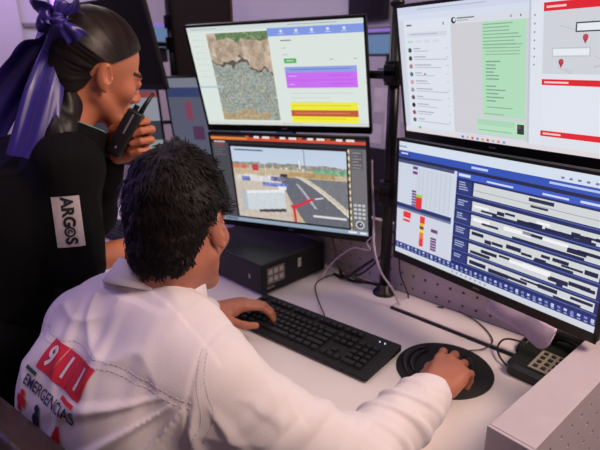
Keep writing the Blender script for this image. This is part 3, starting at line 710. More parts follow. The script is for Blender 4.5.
# handset lying behind on its cradle
v = Vol((-.12, -.03, -.02), (.12, .09, .08), .003)
v.cap((-.045, .052, .064), (.045, .052, .064), .010, k=.0); v.cap((-.046, .052, .058), (-.054, .052, .050), .014, k=.01); v.cap((.046, .052, .058), (.054, .052, .050), .014, k=.01)
V, F = v.mesh(); npmesh('handset', V, F, M['blk'], t)
bm = B(); P_ = []
for i in range(160):
    a = i*.75; s = i/159; P_.append((-.071-.006*math.sin(PI*s)+.004*math.cos(a), .052-.05*s+.002*math.cos(a), .012+.004*math.sin(a)+.02*(1-s)))
tube(bm, P_, .0016, 6); obj('coiled_cord', bm, M['cord'], t, True)
cable('phone_cable', [(-.325, 1.105, .775), (-.36, 1.09, .79), (-.395, 1.085, .785), (-.405, 1.07, .768), (-.39, 1.045, .762), (-.37, 1.03, .757), (-.352, 1.025, .7525)], .0024, M['cord'], 'black cable looping onto the desk left of the desk phone', 'cable')
cable('phone_cable', [(-.22, 1.10, .80), (-.26, 1.12, .815), (-.30, 1.135, .80), (-.31, 1.15, .78), (-.28, 1.165, .757), (-.2, 1.17, .754)], .0030, M['cord'], 'thick black cable bundle arching behind the desk phone', 'cable')
cable('phone_cable', [(-.235, 1.115, .757), (-.275, 1.15, .79), (-.315, 1.165, .82), (-.33, 1.17, .86), (-.3, 1.172, .9)], .0026, M['cord'], 'black cable rising beside the phone towards the right monitor', 'cable')

# lavender plastic sheet hanging below the right monitor
bm = B(); nx, ny = 28, 10; g = []
A, D_ = Vector((-.452, 1.105, .885)), Vector((-.285, 1.075, .866)); dn = Vector((.0, -.016, -.056))
for i in range(nx+1):
    s = i/nx; rowv = []
    hgt = 1.0 if s < .80 else math.sqrt(max(0, 1-((s-.80)/.2)**2))*.85+.15
    for j in range(ny+1):
        q = j/ny; p = A.lerp(D_, s)+dn*q*hgt*(.85+.25*s)+Vector((0, -.006*math.sin(q*PI)-.004*math.sin(s*9), .004*math.sin(s*5))); rowv.append(bm.verts.new(p))
    g.append(rowv)
for i in range(nx):
    for j in range(ny): bm.faces.new((g[i][j], g[i][j+1], g[i+1][j+1], g[i+1][j]))
o = obj('plastic_sheet', bm, M['lav'], None, True); sm = o.modifiers.new('s', 'SOLIDIFY'); sm.thickness = .003
tag(o, 'lavender crinkled plastic sheet hanging below the blue dispatch board monitor', 'plastic sheet')

# ------------------------------------------------------------------ loose cables
cable('white_cable', [(-0.867, 1.165, 1.143), (-0.864, 1.165, 1.084), (-0.834, 1.14, 0.989), (-0.808, 1.11, 0.911), (-0.769, 1.09, 0.85), (-0.719, 1.085, 0.806), (-0.7, 1.1, 0.757), (-0.665, 1.09, 0.757)], .0032, M['wcord'], 'white cable hanging from the left monitors and falling past the pole foot', 'cable')
cable('white_cable', [(-.812, 1.12, .94), (-.845, 1.125, .905), (-.83, 1.12, .885), (-.90, 1.13, .87), (-.96, 1.12, .82), (-.985, 1.09, .772), (-.99, 1.07, .754)], .0022, M['wcord'], 'thin white cable arching from the pole down to the keyboard cord', 'cable')
cable('black_cable', [(-.815, 1.12, .86), (-.86, 1.12, .82), (-.91, 1.125, .775), (-.945, 1.13, .757), (-.985, 1.14, .756)], .0048, M['cord'], 'thick black cable slanting from the pole down to the desk', 'cable')
cable('black_cable', [(-.80, 1.165, .90), (-.83, 1.16, .84), (-.88, 1.15, .785), (-.93, 1.165, .756)], .003, M['cord'], 'thin black cable behind the thick one beside the pole', 'cable')
cable('black_cable', [(-.757, 1.165, .87), (-.745, 1.16, .82), (-.715, 1.155, .775), (-.70, 1.15, .756), (-.64, 1.16, .755), (-.60, 1.16, .765)], .0022, M['cord'], 'thin black cable running down the perforated panel right of the pole', 'cable')
cable('brown_cable', [(-1.01, 1.165, .865), (-.985, 1.15, .83), (-.975, 1.14, .80), (-.93, 1.145, .77), (-.87, 1.16, .756)], .0055, M['bcord'], 'thick brown cable coming out behind the desktop computer', 'cable')
cable('black_cable', [(-1.0, 1.16, .80), (-.97, 1.15, .775), (-.955, 1.145, .757), (-.91, 1.14, .755), (-.86, 1.165, .755), (-.81, 1.172, .755)], .005, M['cord'], 'thick black cable coiled on the desk by the desktop computer', 'cable')

# ------------------------------------------------------------------ neighbouring workstation and far background
def simplescreen(kind):
    s = Scr()
    if kind == 'code':
        s.rect(0, 0, 1, 1, (120, 126, 150), 0); s.rect(0, 0, 1, .12, (168, 170, 190)); s.rect(0, .12, 1, .24, (72, 90, 146)); s.rect(.55, .24, 1, 1, (70, 84, 134))
        s.rect(.14, .3, .2, .55, (176, 92, 120), 2); s.rect(.18, .62, .28, .8, (110, 70, 110), 2)
        for i in range(9): s.rect(.58, .3+i*.07, .95-.04*(i % 3), .33+i*.07, (150, 156, 196), 2)
    else:
        s.rect(0, 0, 1, 1, (196, 200, 214), 0); s.rect(0, 0, 1, .05, (120, 110, 150)); s.rect(0, .05, 1, .13, (196, 90, 96)); s.rect(.0, .15, .30, .9, (170, 176, 196))
        s.rect(0, .45, 1, .72, (76, 80, 92), 2); s.lines(.1, .2, .9, .06, 4, (130, 140, 160), sd=4); s.rect(.62, .74, .98, .95, (190, 208, 200), 3)
    return s
def axis_c(mid, yaw, half): return (mid[0]-half*math.cos(yaw), mid[1]-half*math.sin(yaw), mid[2])
y1 = R(46)
monitor('computer_monitor', 'large switched-off black monitor behind the head of the woman with the purple bow', axis_c((-1.715, .992, 1.475), R(8), .30), R(8), .2, -.02, None, w=.60, h=.335)
for o in [C.objects[-1]]: pass
_m = [o for o in C.objects if o.get('label', '').startswith('large switched-off')][0]
bm = B(); box(bm, (0, -.0006, .007), (.586, .0012, .307)); obj('screen', bm, M['offscr'], _m)
monitor('computer_monitor', 'dark switched-off display with copper rim behind the aerial photo monitor', (-1.715, 1.20, 1.56), R(43), .12, .02, None, w=.235, h=.46, bezel=M['blk'])
_m = [o for o in C.objects if o.get('label', '').startswith('dark switched-off')][0]
bm = B(); box(bm, (0, -.0006, .007), (.222, .0012, .43)); obj('screen', bm, M['offscr2'], _m)
bm = B(); box(bm, (.113, -.004, 0), (.006, .004, .45), bev=.001); obj('copper_edge', bm, M['chrome'], _m)
c_ = (-1.802+.27*math.cos(R(22)), 1.076+.27*math.sin(R(22)), 1.206)
monitor('computer_monitor', 'dim blue-grey lit monitor partly hidden behind the aerial photo monitor', (c_[0]+.0, c_[1]-.0, c_[2]+.0), R(22), .10, -.02, simplescreen('code'), m=M['scrdim'])
y2 = R(46)
monitor('computer_monitor', 'monitor showing a red-headed white page, just beyond the radio held by the woman', axis_c((-1.905, 1.10, 1.155), y2, .27), y2, .08, -.02, simplescreen('page'), m=M['scrdim'])
t = thing('monitor_stand', 'black pole stand at the neighbouring workstation, with tiny green light', 'monitor stand', (-1.885, 1.165, .75))
bm = B(); lathe(bm, [(0, 0), (.034, 0), (.034, .006), (.020, .013), (.018, .03), (0, .03)], 32); obj('base', bm, M['blkmet'], t, True)
bm = B(); cyl(bm, (0, 0, .01), (0, 0, .98), .0155, seg=20); obj('pole', bm, M['blkmet'], t, True)
bm = B(); cyl(bm, (.012, -.016, .50), (.014, -.019, .50), .006, seg=10); obj('indicator_light', bm, M['gled'], t)
bpy.context.view_layer.update()
for key_ in ('large switched-off', 'dark switched-off', 'dim blue-grey', 'monitor showing a red-headed'):
    mo = [o for o in C.objects if o.get('label', '').startswith(key_)][0]
    q = mo.matrix_world @ Vector((0, .044, 0))-t.location; n = mo.matrix_world.to_3x3() @ Vector((0, 1, 0)); z = q.z; k = q+n*.026
    bm = B(); cyl(bm, (0, 0, z-.024), (0, 0, z+.024), .024, seg=20); obj('clamp', bm, M['blkmet'], t)
    bm = B(); tube(bm, [Vector((0, .008, z)), Vector((k.x*.5, max(k.y*.5, .0)+.045, z)), k], .011, 8); obj('arm', bm, M['blkmet'], t, True)
    bm = B(); cyl(bm, k+n*.006, q, .016, .022, 16); obj('mount_head', bm, M['blkmet'], t)
# dark keyboard on the far desk area
t = thing('keyboard', 'dark keyboard at the left end of the desk behind the man', 'keyboard', (-1.80, .86, .75), R(4))
bm = B(); box(bm, (0, 0, .011), (.44, .15, .018), bev=.004); obj('body', bm, M['blkm'], t)
bm = B()
for i in range(15):
    for j in range(5): box(bm, (-.2+.0285*i, -.052+.025*j, .021), (.024, .021, .006), bev=.002, seg=1)
obj('key_block', bm, M['key'], t)
t = thing('computer_mouse', 'black mouse glowing violet at the far left of the desk', 'mouse', (-2.12, 1.03, .75), R(20))
v = Vol((-.045, -.07, -.01), (.045, .07, .06), .0035); v.ell((0, 0, .006), (.032, .056, .030), k=0); v.cut(lambda P: -P[..., 2], .004)
V, F = v.mesh(); npmesh('shell', V, F, M['blk'], t)
bm = B(); cyl(bm, (0, .03, .028), (0, .03, .034), .008, seg=16); obj('scroll_wheel', bm, M['strip'], t)
# lamp on the left wall
t = thing('wall_lamp', 'small round violet lamp glowing on the far wall above the bow', 'lamp', (-4.70, 1.84, 1.89))
bm = B(); lathe(bm, [(0, -.05), (.05, -.05), (.055, .05), (0, .05)], 32)
bmesh.ops.rotate(bm, cent=(0,0,0), matrix=Matrix.Rotation(R(90), 3, 'Y'), verts=bm.verts); bmesh.ops.translate(bm, vec=(-.05, 0, 0), verts=bm.verts); obj('housing', bm, M['trim'], t, True)
bm = B(); bmesh.ops.create_uvsphere(bm, u_segments=24, v_segments=14, radius=.062); bmesh.ops.scale(bm, vec=(.6, 1, 1), verts=bm.verts); obj('bulb', bm, M['lamp'], t, True)
# far console seen between the dark monitors
t = thing('far_console', 'beige far console column with a blue lit display and maroon box between the dark monitors', 'console', (-3.04, 1.80, 0), R(48))
bm = B(); box(bm, (0, .06, .70), (.36, .1, 1.40), bev=.004); obj('column', bm, M['panel'], t)
bm = B(); box(bm, (0, .02, 1.555), (.40, .03, .15), bev=.004); obj('display_casing', bm, M['blk'], t)
bm = B(); box(bm, (0, .003, 1.555), (.38, .003, .125)); obj('display', bm, M['cyan'], t)
bm = B(); box(bm, (0, .0005, 1.625), (.38, .003, .02)); obj('light_strip', bm, M['strip'], t)
bm = B(); box(bm, (0, .05, 1.44), (.05, .04, .1), bev=.003); obj('neck', bm, M['blk'], t)
bm = B(); box(bm, (.10, -.005, 1.36), (.06, .03, .08), bev=.006); obj('maroon_box', bm, M['redb'], t)
# partition with papers between the monitor stacks
t = thing('office_partition', 'pale partition with pinned papers, seen through the gap between the monitor stacks', 'partition', (-1.75, 2.66, 0))
bm = B(); box(bm, (0, 0, .67), (1.2, .04, 1.34), bev=.004); obj('board', bm, M['board'], t)
bm = B(); box(bm, (0, -.001, .43), (1.2, .045, .86), bev=.004); obj('lower_panel', bm, M['cab'], t)
for k, (x, z, w_, h_) in enumerate(((-.16, 1.16, .11, .15), (-.07, 1.0, .12, .17), (-.19, .95, .09, .12), (.05, 1.12, .12, .16))):
    bm = B(); box(bm, (x, -.0215, z), (w_, .002, h_)); obj('pinned_paper', bm, M['paper'], t)
t = thing('display_bar', 'blue display with violet light strip standing on the pale partition', 'display', (-1.88, 2.66, 1.341))
bm = B(); box(bm, (0, 0, .005), (.14, .03, .01), bev=.002); obj('foot', bm, M['blk'], t)
bm = B(); box(bm, (0, 0, .05), (.03, .02, .1), bev=.002); obj('neck', bm, M['blk'], t)
bm = B(); box(bm, (0, -.005, .165), (.44, .025, .17), bev=.004); obj('casing', bm, M['cab'], t)
bm = B(); box(bm, (0, -.0185, .15), (.42, .002, .11)); obj('screen', bm, M['cyan'], t)
bm = B(); box(bm, (0, -.0185, .23), (.42, .002, .022)); obj('light_strip', bm, M['strip'], t)
t = thing('wall_display', 'dark display on the rear wall, just above the aerial photo monitor', 'display', (-2.44, 3.17, 1.80))
bm = B(); box(bm, (0, 0, 0), (.34, .05, .26), bev=.006); obj('casing', bm, M['blk'], t)
bm = B(); box(bm, (0, -.026, 0), (.32, .002, .24)); obj('screen', bm, M['offscr'], t)

# ------------------------------------------------------------------ people: shared builders
def basis(yaw, pitch, roll): return Matrix.Rotation(yaw, 3, 'Z') @ Matrix.Rotation(pitch, 3, 'X') @ Matrix.Rotation(roll, 3, 'Y')
def toW(V, c, Rm): return np.asarray(V)@np.array(Rm).T+np.array(c)
def unit(v): return Vector(v).normalized()
def head_vol(c, Rm, neck, h=.0026, fem=False, nr=.056):
    inv = Rm.inverted(); nl = inv @ (Vector(neck)-Vector(c))
    v = Vol((-.12, -.14, -.24), (.12, .14, .14), h)
    v.ell((0, -.012, .03), (.0745, .094, .088), k=0)
    v.ell((0, .028, -.036), (.056 if not fem else .053, .062, .078), k=.025)
    v.cap((-.017, .074, -.100), (.017, .074, -.100), .017, k=.018)
    for s in (-1, 1):
        v.cap((s*.054, -.002, -.052), (s*.024, .066, -.096), .014, k=.02)
        v.ell((s*.040, .060, -.022), ((.022, .022, .020) if not fem else (.018, .017, .018)), k=.025)
        v.cap((s*.012, .088, .021), (s*.040, .076, .020), .0085, k=.012)
        v.ell((s*.032, .096, .002), (.017, .013, .011), k=.008, op='-')
        v.ell((s*.031, .078, .001), (.0125, .0125, .0125), k=.002)
        v.ell((s*.031, .079, .006), (.0150, .0130, .0085), k=.003)
        v.cap((s*.011, .098, -.034), (s*.009, .095, -.034), .0075, k=.006)
    v.cap((0, .086, .012), (0, .107, -.028), .0075, .0105, k=.010); v.cap((0, .107, -.028), (0, .098, -.038), .0095, .007, k=.005)
    v.ell((0, .086, -.066), (.026, .014, .020), k=.012)
    v.cap((-.018, .089, -.060), (.018, .089, -.060), .0052, k=.004); v.cap((0, .0945, -.0595), (0, .0945, -.0595), .0055, k=.006)
    v.cap((-.016, .088, -.0705), (.016, .088, -.0705), .0062, k=.004)
    v.cap((-.022, .0965, -.0655), (.022, .0965, -.0655), .0022, k=.003, op='-')
    nm = Vector((0, -.022, -.055)); v.cap(nm, nl, nr*.97, nr*1.05, k=.03); v.cap((0, -.045, .0), (0, -.04, -.06), .055 if not fem else .048, .05 if not fem else .04, k=.02)
    for s in (-1, 1):
        er = Matrix.Rotation(s*R(-24), 3, 'Z') @ Matrix.Rotation(R(10), 3, 'X')
        eo = 0 if fem else .0035; v.ell((s*(.078-eo), -.012, -.008), (.0085, .0165, .030), rot=er, k=.004)
        v.ell((s*(.086-eo), -.007, -.002), (.007, .0092, .017), rot=er, k=.003, op='-')
        v.ell((s*.080, .003, -.010), (.005, .004, .007), k=.003); v.cap((s*.081, -.002, -.034), (s*.080, -.003, -.036), .0055, k=.004)
    return v
def head_parts(v, c, Rm):
    V, F = v.mesh(); cen = V[F].mean(1); mi = np.zeros(len(F), np.int32)
    x, y, z = np.abs(cen[:, 0]), cen[:, 1], cen[:, 2]
    mi[(y > .084) & (x < .024) & (z < -.0525) & (z > -.0775) & (x/.026+np.abs(z+.065)/.016 < 1.15)] = 1
    mi[(y > .055) & (x > .012) & (x < .05) & (np.abs(z-(.0255-.12*np.abs(x-.03))) < .0036)] = 2
    return toW(V, c, Rm), F, mi
def hand(wrist, fwd, up, side, curls, thumb, elbow=None, sc=1.0, h=.0017, spread=1.0, fr=(.024, .034), flen=.1, lift=0):
    """x = towards the thumb, y = forward, z = back of the hand; returns world V,F"""
    f = unit(fwd); u_ = unit(Vector(up)-f*Vector(up).dot(f)); lat = f.cross(u_)*(-side)   # side=+1: right hand
    Bm = Matrix((lat, f, u_)).transposed()
    v = Vol((-.10, -.06-flen, -.13), (.12, .21, .08), h)
    K = [(.028, .086, .002), (.0085, .091, .005), (-.0115, .087, .003), (-.030, .078, -.002)]
    Lf = [(.043, .026, .021), (.047, .030, .022), (.043, .028, .021), (.034, .021, .019)]; rf = [.0092, .0095, .0090, .0080]
    for i, k in enumerate(K):
        b = Vector((.016-.0105*i, .004, -.002)); v.cap(b, k, .0145, .0118, k=.012)
    v.cap((.018, .02, -.010), (.026, .055, -.008), .015, .012, k=.012); v.cap((-.022, .02, -.008), (-.03, .06, -.008), .013, .011, k=.012)
    for i, k in enumerate(K):
        p = Vector(k); a = lift; sp = (.10, .03, -.05, -.13)[i]*spread; r_ = rf[i]
        for j in range(3):
            a -= R(curls[i][j]); d = Vector((math.sin(sp)*math.cos(a), math.cos(sp)*math.cos(a), math.sin(a)))
            q = p+d*Lf[i][j]*sc; v.cap(p, q, r_*(1-.07*j)*(1.06 if j == 0 else 1), r_*(.93-.07*j), k=.003 if j else .005); p = q
    p = Vector((.022, .022, -.006)); r_ = .0135
    for j, (dx, dy, dz, l) in enumerate(thumb):
        q = p+Vector((dx, dy, dz)).normalized()*l; v.cap(p, q, r_, r_-.0022, k=.006 if j else .012); p = q; r_ -= .0018
    e = Vector((0, -flen, 0)) if elbow is None else Bm.inverted() @ (Vector(elbow)-Vector(wrist))
    e = e.normalized()*flen
    for s in (-1, 1): v.cap((s*.007, .004, -.003), e+Vector((s*.010, 0, 0)), fr[0]-.003, fr[1]-.006, k=.012)
    V, F = v.mesh()
    if np.linalg.det(np.array(Bm)) < 0: F = F[:, ::-1]
    return toW(V, wrist, Bm), F
def strands(name, paths, wid, m, parent, nrm=None, taper=True):
    """flat tapered hair locks; paths: list of Nx3 arrays"""
    Vs, Fs, n = [], [], 0
    for P in paths:
        P = np.asarray(P); T = np.gradient(P, axis=0); T /= np.linalg.norm(T, axis=1)[:, None]+1e-9
        N = nrm(P) if nrm else np.tile([0, 0, 1.0], (len(P), 1)); S = np.cross(T, N); S /= np.linalg.norm(S, axis=1)[:, None]+1e-9
        k = np.linspace(0, 1, len(P)); w_ = wid*(np.sin(PI*np.clip(k*.92+.06, 0, 1))**.6 if taper else np.ones_like(k))
        Vs.append(P+S*w_[:, None]); Vs.append(P-S*w_[:, None]); L_ = len(P)
        for i in range(L_-1): Fs.append((n+i, n+i+1, n+L_+i+1, n+L_+i))
        n += 2*L_
    return npmesh(name, np.concatenate(Vs), np.array(Fs), m, parent)
def bvh_of(o):
    me = o.data; return BVHTree.FromPolygons([v.co for v in me.vertices], [tuple(p.vertices) for p in me.polygons])
def decal(name, pts_faces, c, ex, ey, bvh, m, parent, off=.0012):
    """flat shapes (x,y in metres) laid onto a cloth surface along the patch normal"""
    ex, ey = unit(ex), unit(ey); n = ex.cross(ey); bm = B()
    P, F = pts_faces; vs_ = []
    for x, y in P:
        o = Vector(c)+ex*x+ey*y+n*.15; hit = bvh.ray_cast(o, -n, .4)
        vs_.append(bm.verts.new(hit[0]+n*off if hit[0] is not None else o-n*.15))
    for f in F:
        try: bm.faces.new([vs_[i] for i in f])
        except ValueError: pass
    return obj(name, bm, m, parent)
def gridpts(x0, y0, x1, y1, nx, ny):
    P = [(x0+(x1-x0)*i/nx, y0+(y1-y0)*j/ny) for j in range(ny+1) for i in range(nx+1)]
    return P, [(j*(nx+1)+i, j*(nx+1)+i+1, (j+1)*(nx+1)+i+1, (j+1)*(nx+1)+i) for j in range(ny) for i in range(nx)]
def textpts(s, size, cx, cy, shear=0, bold=0, spacing=1.0, rot=0, sx=1.0, fine=0):
    cu = bpy.data.curves.new('t', 'FONT'); cu.body = s; cu.size = size; cu.align_x = 'CENTER'; cu.align_y = 'CENTER'; cu.offset = bold; cu.shear = shear; cu.space_character = spacing; cu.resolution_u = 4
    o = bpy.data.objects.new('t', cu); C.objects.link(o); bpy.context.view_layer.update()
    me = bpy.data.meshes.new_from_object(o.evaluated_get(bpy.context.evaluated_depsgraph_get()))
    bpy.data.objects.remove(o); bm = B(); bm.from_mesh(me); bmesh.ops.triangulate(bm, faces=bm.faces)
    for _ in range(4 if fine else 0):
        le = [e for e in bm.edges if e.calc_length() > fine]
        if le: bmesh.ops.subdivide_edges(bm, edges=le, cuts=1); bmesh.ops.triangulate(bm, faces=bm.faces)
    c, q = math.cos(rot), math.sin(rot)
    P = [((v.co.x*c*sx-v.co.y*q)+cx, (v.co.x*q*sx+v.co.y*c)+cy) for v in bm.verts]; F = [[v.index for v in f.verts] for f in bm.faces]; bm.free(); return P, F
def folds(P, seed, f1=(9, 14, 6), amp=.004):
    n = _noise3(P*np.array(f1)+_noise3(P*4, seed+5)[..., None]*.8+7, seed); return -amp*(1-np.abs(n))**4

# ------------------------------------------------------------------ the man in the white shirt
man = thing('person', 'seated person in white long-sleeved shirt with red 911 back patch, hand on mouse', 'person', (0, 0, 0))
mhc = Vector((-.733, .440, 1.157)); mR = basis(R(29), R(-20), R(-4)); mneck = Vector((-.740, .370, 1.035))
mhv = head_vol(mhc, mR, mneck, nr=.060)
HV, HF, HM = head_parts(mhv, mhc, mR)
mwR, mwL = Vector((-.402, .780, .804)), Vector((-.990, .660, .808)); meR, meL = Vector((-.395, .50, .805)), Vector((-1.02, .42, .81))
RV, RF = hand(mwR, (-.16, 1, .10), (.10, -.12, 1), 1, [(26, 52, 34), (32, 50, 34), (38, 50, 34), (44, 50, 34)], [(.5, .75, -.45, .040), (.15, 1, -.15, .032), (-.15, 1, -.1, .026)], elbow=meR, lift=R(10), spread=1.5)
LV, LF = hand(mwL, (.46, .88, .03), (-.10, .05, 1), -1, [(24, 34, 22), (28, 34, 22), (30, 34, 22), (30, 30, 22)], [(1, .55, -.35, .044), (.75, 1, -.25, .036), (.3, 1, -.05, .028)], elbow=meL, lift=R(12))
bv = Vol((-1.15, 0.0, -.0), (-.2, .85, 1.12), .010)       # torso, arms and legs inside the clothes
bv.ell((-.72, .32, .90), (.16, .09, .13), k=0); bv.ell((-.72, .27, .72), (.14, .10, .18), k=.05); bv.ell((-.69, .24, .57), (.15, .12, .10), k=.05)
bv.chain([(-.74, .365, 1.02), (-.55, .355, .965), (-.395, .50, .805), (-.402, .77, .80)], [.045, .048, .038, .026], k=.03)
bv.chain([(-.74, .365, 1.02), (-.90, .32, .94), (-1.02, .42, .81), (-.985, .65, .80)], [.045, .046, .038, .026], k=.03)
for s, kx_ in ((-1, -.75), (1, -.55)): bv.chain([(kx_, .25, .555), (kx_+.01*s, .63, .56), (kx_+.01*s, .60, .12), (kx_+.01*s, .70, .06)], [.07, .055, .04, .035], k=.03)
BV, BF = bv.mesh()
V, F = joinVF([(HV, HF), (RV, RF), (LV, LF), (BV, BF)]); mi = np.zeros(len(F), np.int32); mi[:len(HF)] = HM
npmesh('body', V, F, [M['skm'], M['lip'], M['brow']], man, mi)

# hair: cap volume plus short locks
def hair_cap(Rm, c, ce, re, keep, disp, m, parent, h=.003):
    v = Vol((-.11, -.14, -.13), (.11, .12, .15), h); v.ell(ce, re, k=0)
    v.ell((0, -.062, -.045), (.058, .040, .055), k=.03) if disp else None
    if disp: v.displace(disp, .03)
    v.cut(keep, .006); V, F = v.mesh(); return V, F
def mkeep(P):
    x, y, z = np.abs(P[..., 0]), P[..., 1], P[..., 2]
    line = np.where(y > .0, .012+.62*y, np.where(y > -.035, .012+1.4*y*0.9, -.033+1.3*(y+.035)))
    line = np.maximum(line, -.098+.0*y); line = np.where(y > .0, line, np.where(y > -.035, np.minimum(line, .012), line))
    side = (line-z)
    ear = .030-np.sqrt(((y+.008)/1.0)**2+((z+.012)/1.35)**2)
    return np.maximum(side, np.where(x > .06, ear, -1))
V, F = hair_cap(mR, mhc, (0, -.014, .036), (.0810, .104, .1035), mkeep, lambda P: .0045*_noise3(P*42, 3)+.0025*_noise3(P*95, 4), M['hairm'], man)
hair = npmesh('hair', toW(V, mhc, mR), F, M['hairm'], man)
q = RNG; cen = V[F].mean(1); a_, b_, c_ = V[F[:, 0]], V[F[:, 1]], V[F[:, 2]]; nn = np.cross(b_-a_, c_-a_); nn /= np.linalg.norm(nn, axis=1)[:, None]+1e-9
outw = (nn*(cen-np.array([0, -.014, .03]))).sum(1); ok = np.where((outw > .02) & ((cen[:, 2] > -.10)))[0]
paths = []
crown = np.array([0.012, -.075, .105])
for i in q.choice(ok, 5200):
    p = cen[i]; n = nn[i]; away = p-crown; t_ = away-n*(away@n); t_ /= np.linalg.norm(t_)+1e-6
    sw = np.cross(n, t_); t_ = t_+sw*(.35+.5*q.randn()*.6)+np.array([0, 0, -.15]); t_ -= n*(t_@n); t_ /= np.linalg.norm(t_)
    L_ = (.010 if p[2] < -.01 else .019)*(.7+.6*q.rand()); cl = sw*q.randn()*.5
    pts = []
    for k in np.linspace(0, 1, 5): pts.append(p+t_*L_*k+n*(.0028*math.sin(k*2.6)-.0012+.001*q.rand())+cl*L_*.35*k*k)
    paths.append(toW(np.array(pts), mhc, mR))
mc = np.array(mhc)
strands('hair_locks', paths, .0011, M['hairm'], hair, lambda P: P-mc)

# shirt
sv = Vol((-1.14, .04, .50), (-.28, .84, 1.14), .0034)
sv.ell((-.73, .34, .89), (.17, .125, .15), k=0)
sv.ell((-.79, .275, .895), (.112, .108, .112), k=.06); sv.ell((-.635, .30, .905), (.112, .112, .112), k=.06)
sv.ell((-.725, .275, .76), (.185, .125, .20), rot=Matrix.Rotation(R(8), 3, 'Z'), k=.08)
sv.ell((-.69, .255, .60), (.185, .145, .10), k=.06)
sv.chain([(-.745, .365, 1.015), (-.65, .362, 1.005), (-.553, .352, .968)], [.058, .058, .067], k=.06)
sv.chain([(-.745, .365, 1.015), (-.83, .335, .985), (-.895, .318, .937)], [.058, .056, .066], k=.06)
sv.chain([(-.553, .352, .968), (-.395, .50, .808), (-.402, .74, .804)], [.069, .060, .043], k=.035)
sv.chain([(-.895, .318, .937), (-1.02, .42, .815), (-.986, .64, .802)], [.068, .058, .042], k=.035)
def ZL(x): return np.interp(x, [-.93, -.872, -.83, -.724, -.622, -.561, -.499], [.965, .989, 1.001, 1.014, 1.020, 1.010, .990])
def shirt_disp(P):
    x, y, z = P[:, 0], P[:, 1], P[:, 2]
    d = folds(P, 31, (7, 7, 5), .007)+folds(P+.37, 32, (13, 10, 9), .0035)+.002*_noise3(P*11, 33)
    aR = np.exp(-(((x+.44)/.09)**2+((y-.46)/.14)**2+((z-.88)/.12)**2)); d += -.006*aR*np.maximum(0, np.sin((x*.75+y*.25-z*.55)*95+1.5*_noise3(P*9, 34)))
    fR = np.exp(-(((x+.40)/.09)**2+((y-.62)/.10)**2+((z-.82)/.08)**2)); d += -.010*fR*np.maximum(0, np.sin((y*1.0-x*.35+z*.4)*110+2*_noise3(P*10, 35)))
    zl = ZL(x); w_ = (y < .42)*np.clip((zl-z)/.04, 0, 1); ang = np.arctan2(z-1.01, x+.50); d += -.007*w_*np.maximum(0, np.sin(ang*15+1.3*_noise3(P*7, 36)))**2*np.clip((x+.80)/.2, 0, 1)*np.clip((-.40-x)/.1, 0, 1)
    b = (y < .34)*(z > .90)*(x < -.50); d += -.0016*b/(1+np.exp(-(z-zl)/.002))
    u_ = np.exp(-(((x+.70)/.13)**2+((z-1.0)/.06)**2)); d += -.004*u_*np.maximum(0, np.sin((x*.9+y*.7)*70+2*_noise3(P*9, 37)))**2
    xs = -.512-.5*(y-.30); d += .0020*np.exp(-((x-xs)/.0035)**2)*(z > .90)*(y < .46)
    return d
sv.displace(shirt_disp, .03)
sv.cap((-.745, .385, 1.03), (-.80, .50, 1.20), .056, .060, k=.006, op='-')    # neck opening
V, F = sv.mesh(); shirt = npmesh('shirt', V, F, M['shirt'], man); sb = bvh_of(shirt)
# cuffs
for wr, el, s in ((mwR, meR, 1), (mwL, meL, -1)):
    d = unit(el-wr); bm = B(); a = wr+d*.012; prof = [(.000, .0375), (.001, .0395), (.030, .0415), (.058, .0435), (.060, .0415)]
    x_ = d.orthogonal().normalized(); y_ = d.cross(x_); rings = []
    for z_, r_ in prof+[(.058, .038), (.002, .0345)]: rings.append([bm.verts.new(a+d*z_+(x_*math.cos(2*PI*k/48)+y_*math.sin(2*PI*k/48))*(r_+.0008*math.sin(k*1.9+z_*90))) for k in range(48)])
    for i in range(len(rings)):
        A_, Bq = rings[i], rings[(i+1) % len(rings)]
        for k in range(48): bm.faces.new((A_[k], A_[(k+1)%48], Bq[(k+1)%48], Bq[k]))
    bmesh.ops.recalc_face_normals(bm, faces=bm.faces); cf = obj('cuff', bm, M['shirt'], man, True)
    bm = B()
    for zz in (.005, .055): tube(bm, [a+d*zz+(x_*math.cos(2*PI*k/48)+y_*math.sin(2*PI*k/48))*(.0400+.06*zz) for k in range(49)], .0005, 5)
    obj('stitching', bm, M['stitch'], cf)
# collar
bm = B(); n_ = 64; rings = []
cc = Vector((-.750, .398, 1.060)); ax = unit(Vector((-.14, .42, .80))); ex = unit(Vector((1, .25, 0))-ax*Vector((1, .25, 0)).dot(ax)); ey = ax.cross(ex)
cprof = [(-.022, .070), (.018, .0665), (.0225, .0685), (.0205, .0720), (-.000, .0790), (-.018, .0870), (-.0200, .0850), (-.008, .0760)]
for z_, r_ in cprof:
    rings.append([])
    for k in range(n_):
        th = 2*PI*k/n_; fl = 1+.10*math.sin(th)*0; back = max(0, -math.sin(th))
        rr = r_*(1+.02*math.sin(3*th+1)); rings[-1].append(bm.verts.new(cc+ex*math.cos(th)*rr*1.0+ey*math.sin(th)*rr*1.12+ax*z_*(1+.1*math.sin(2*th))))
for i in range(len(rings)):
    A_, Bq = rings[i], rings[(i+1) % len(rings)]
    for k in range(n_): bm.faces.new((A_[k], A_[(k+1)%n_], Bq[(k+1)%n_], Bq[k]))
bmesh.ops.recalc_face_normals(bm, faces=bm.faces); obj('collar', bm, M['shirt'], man, True)
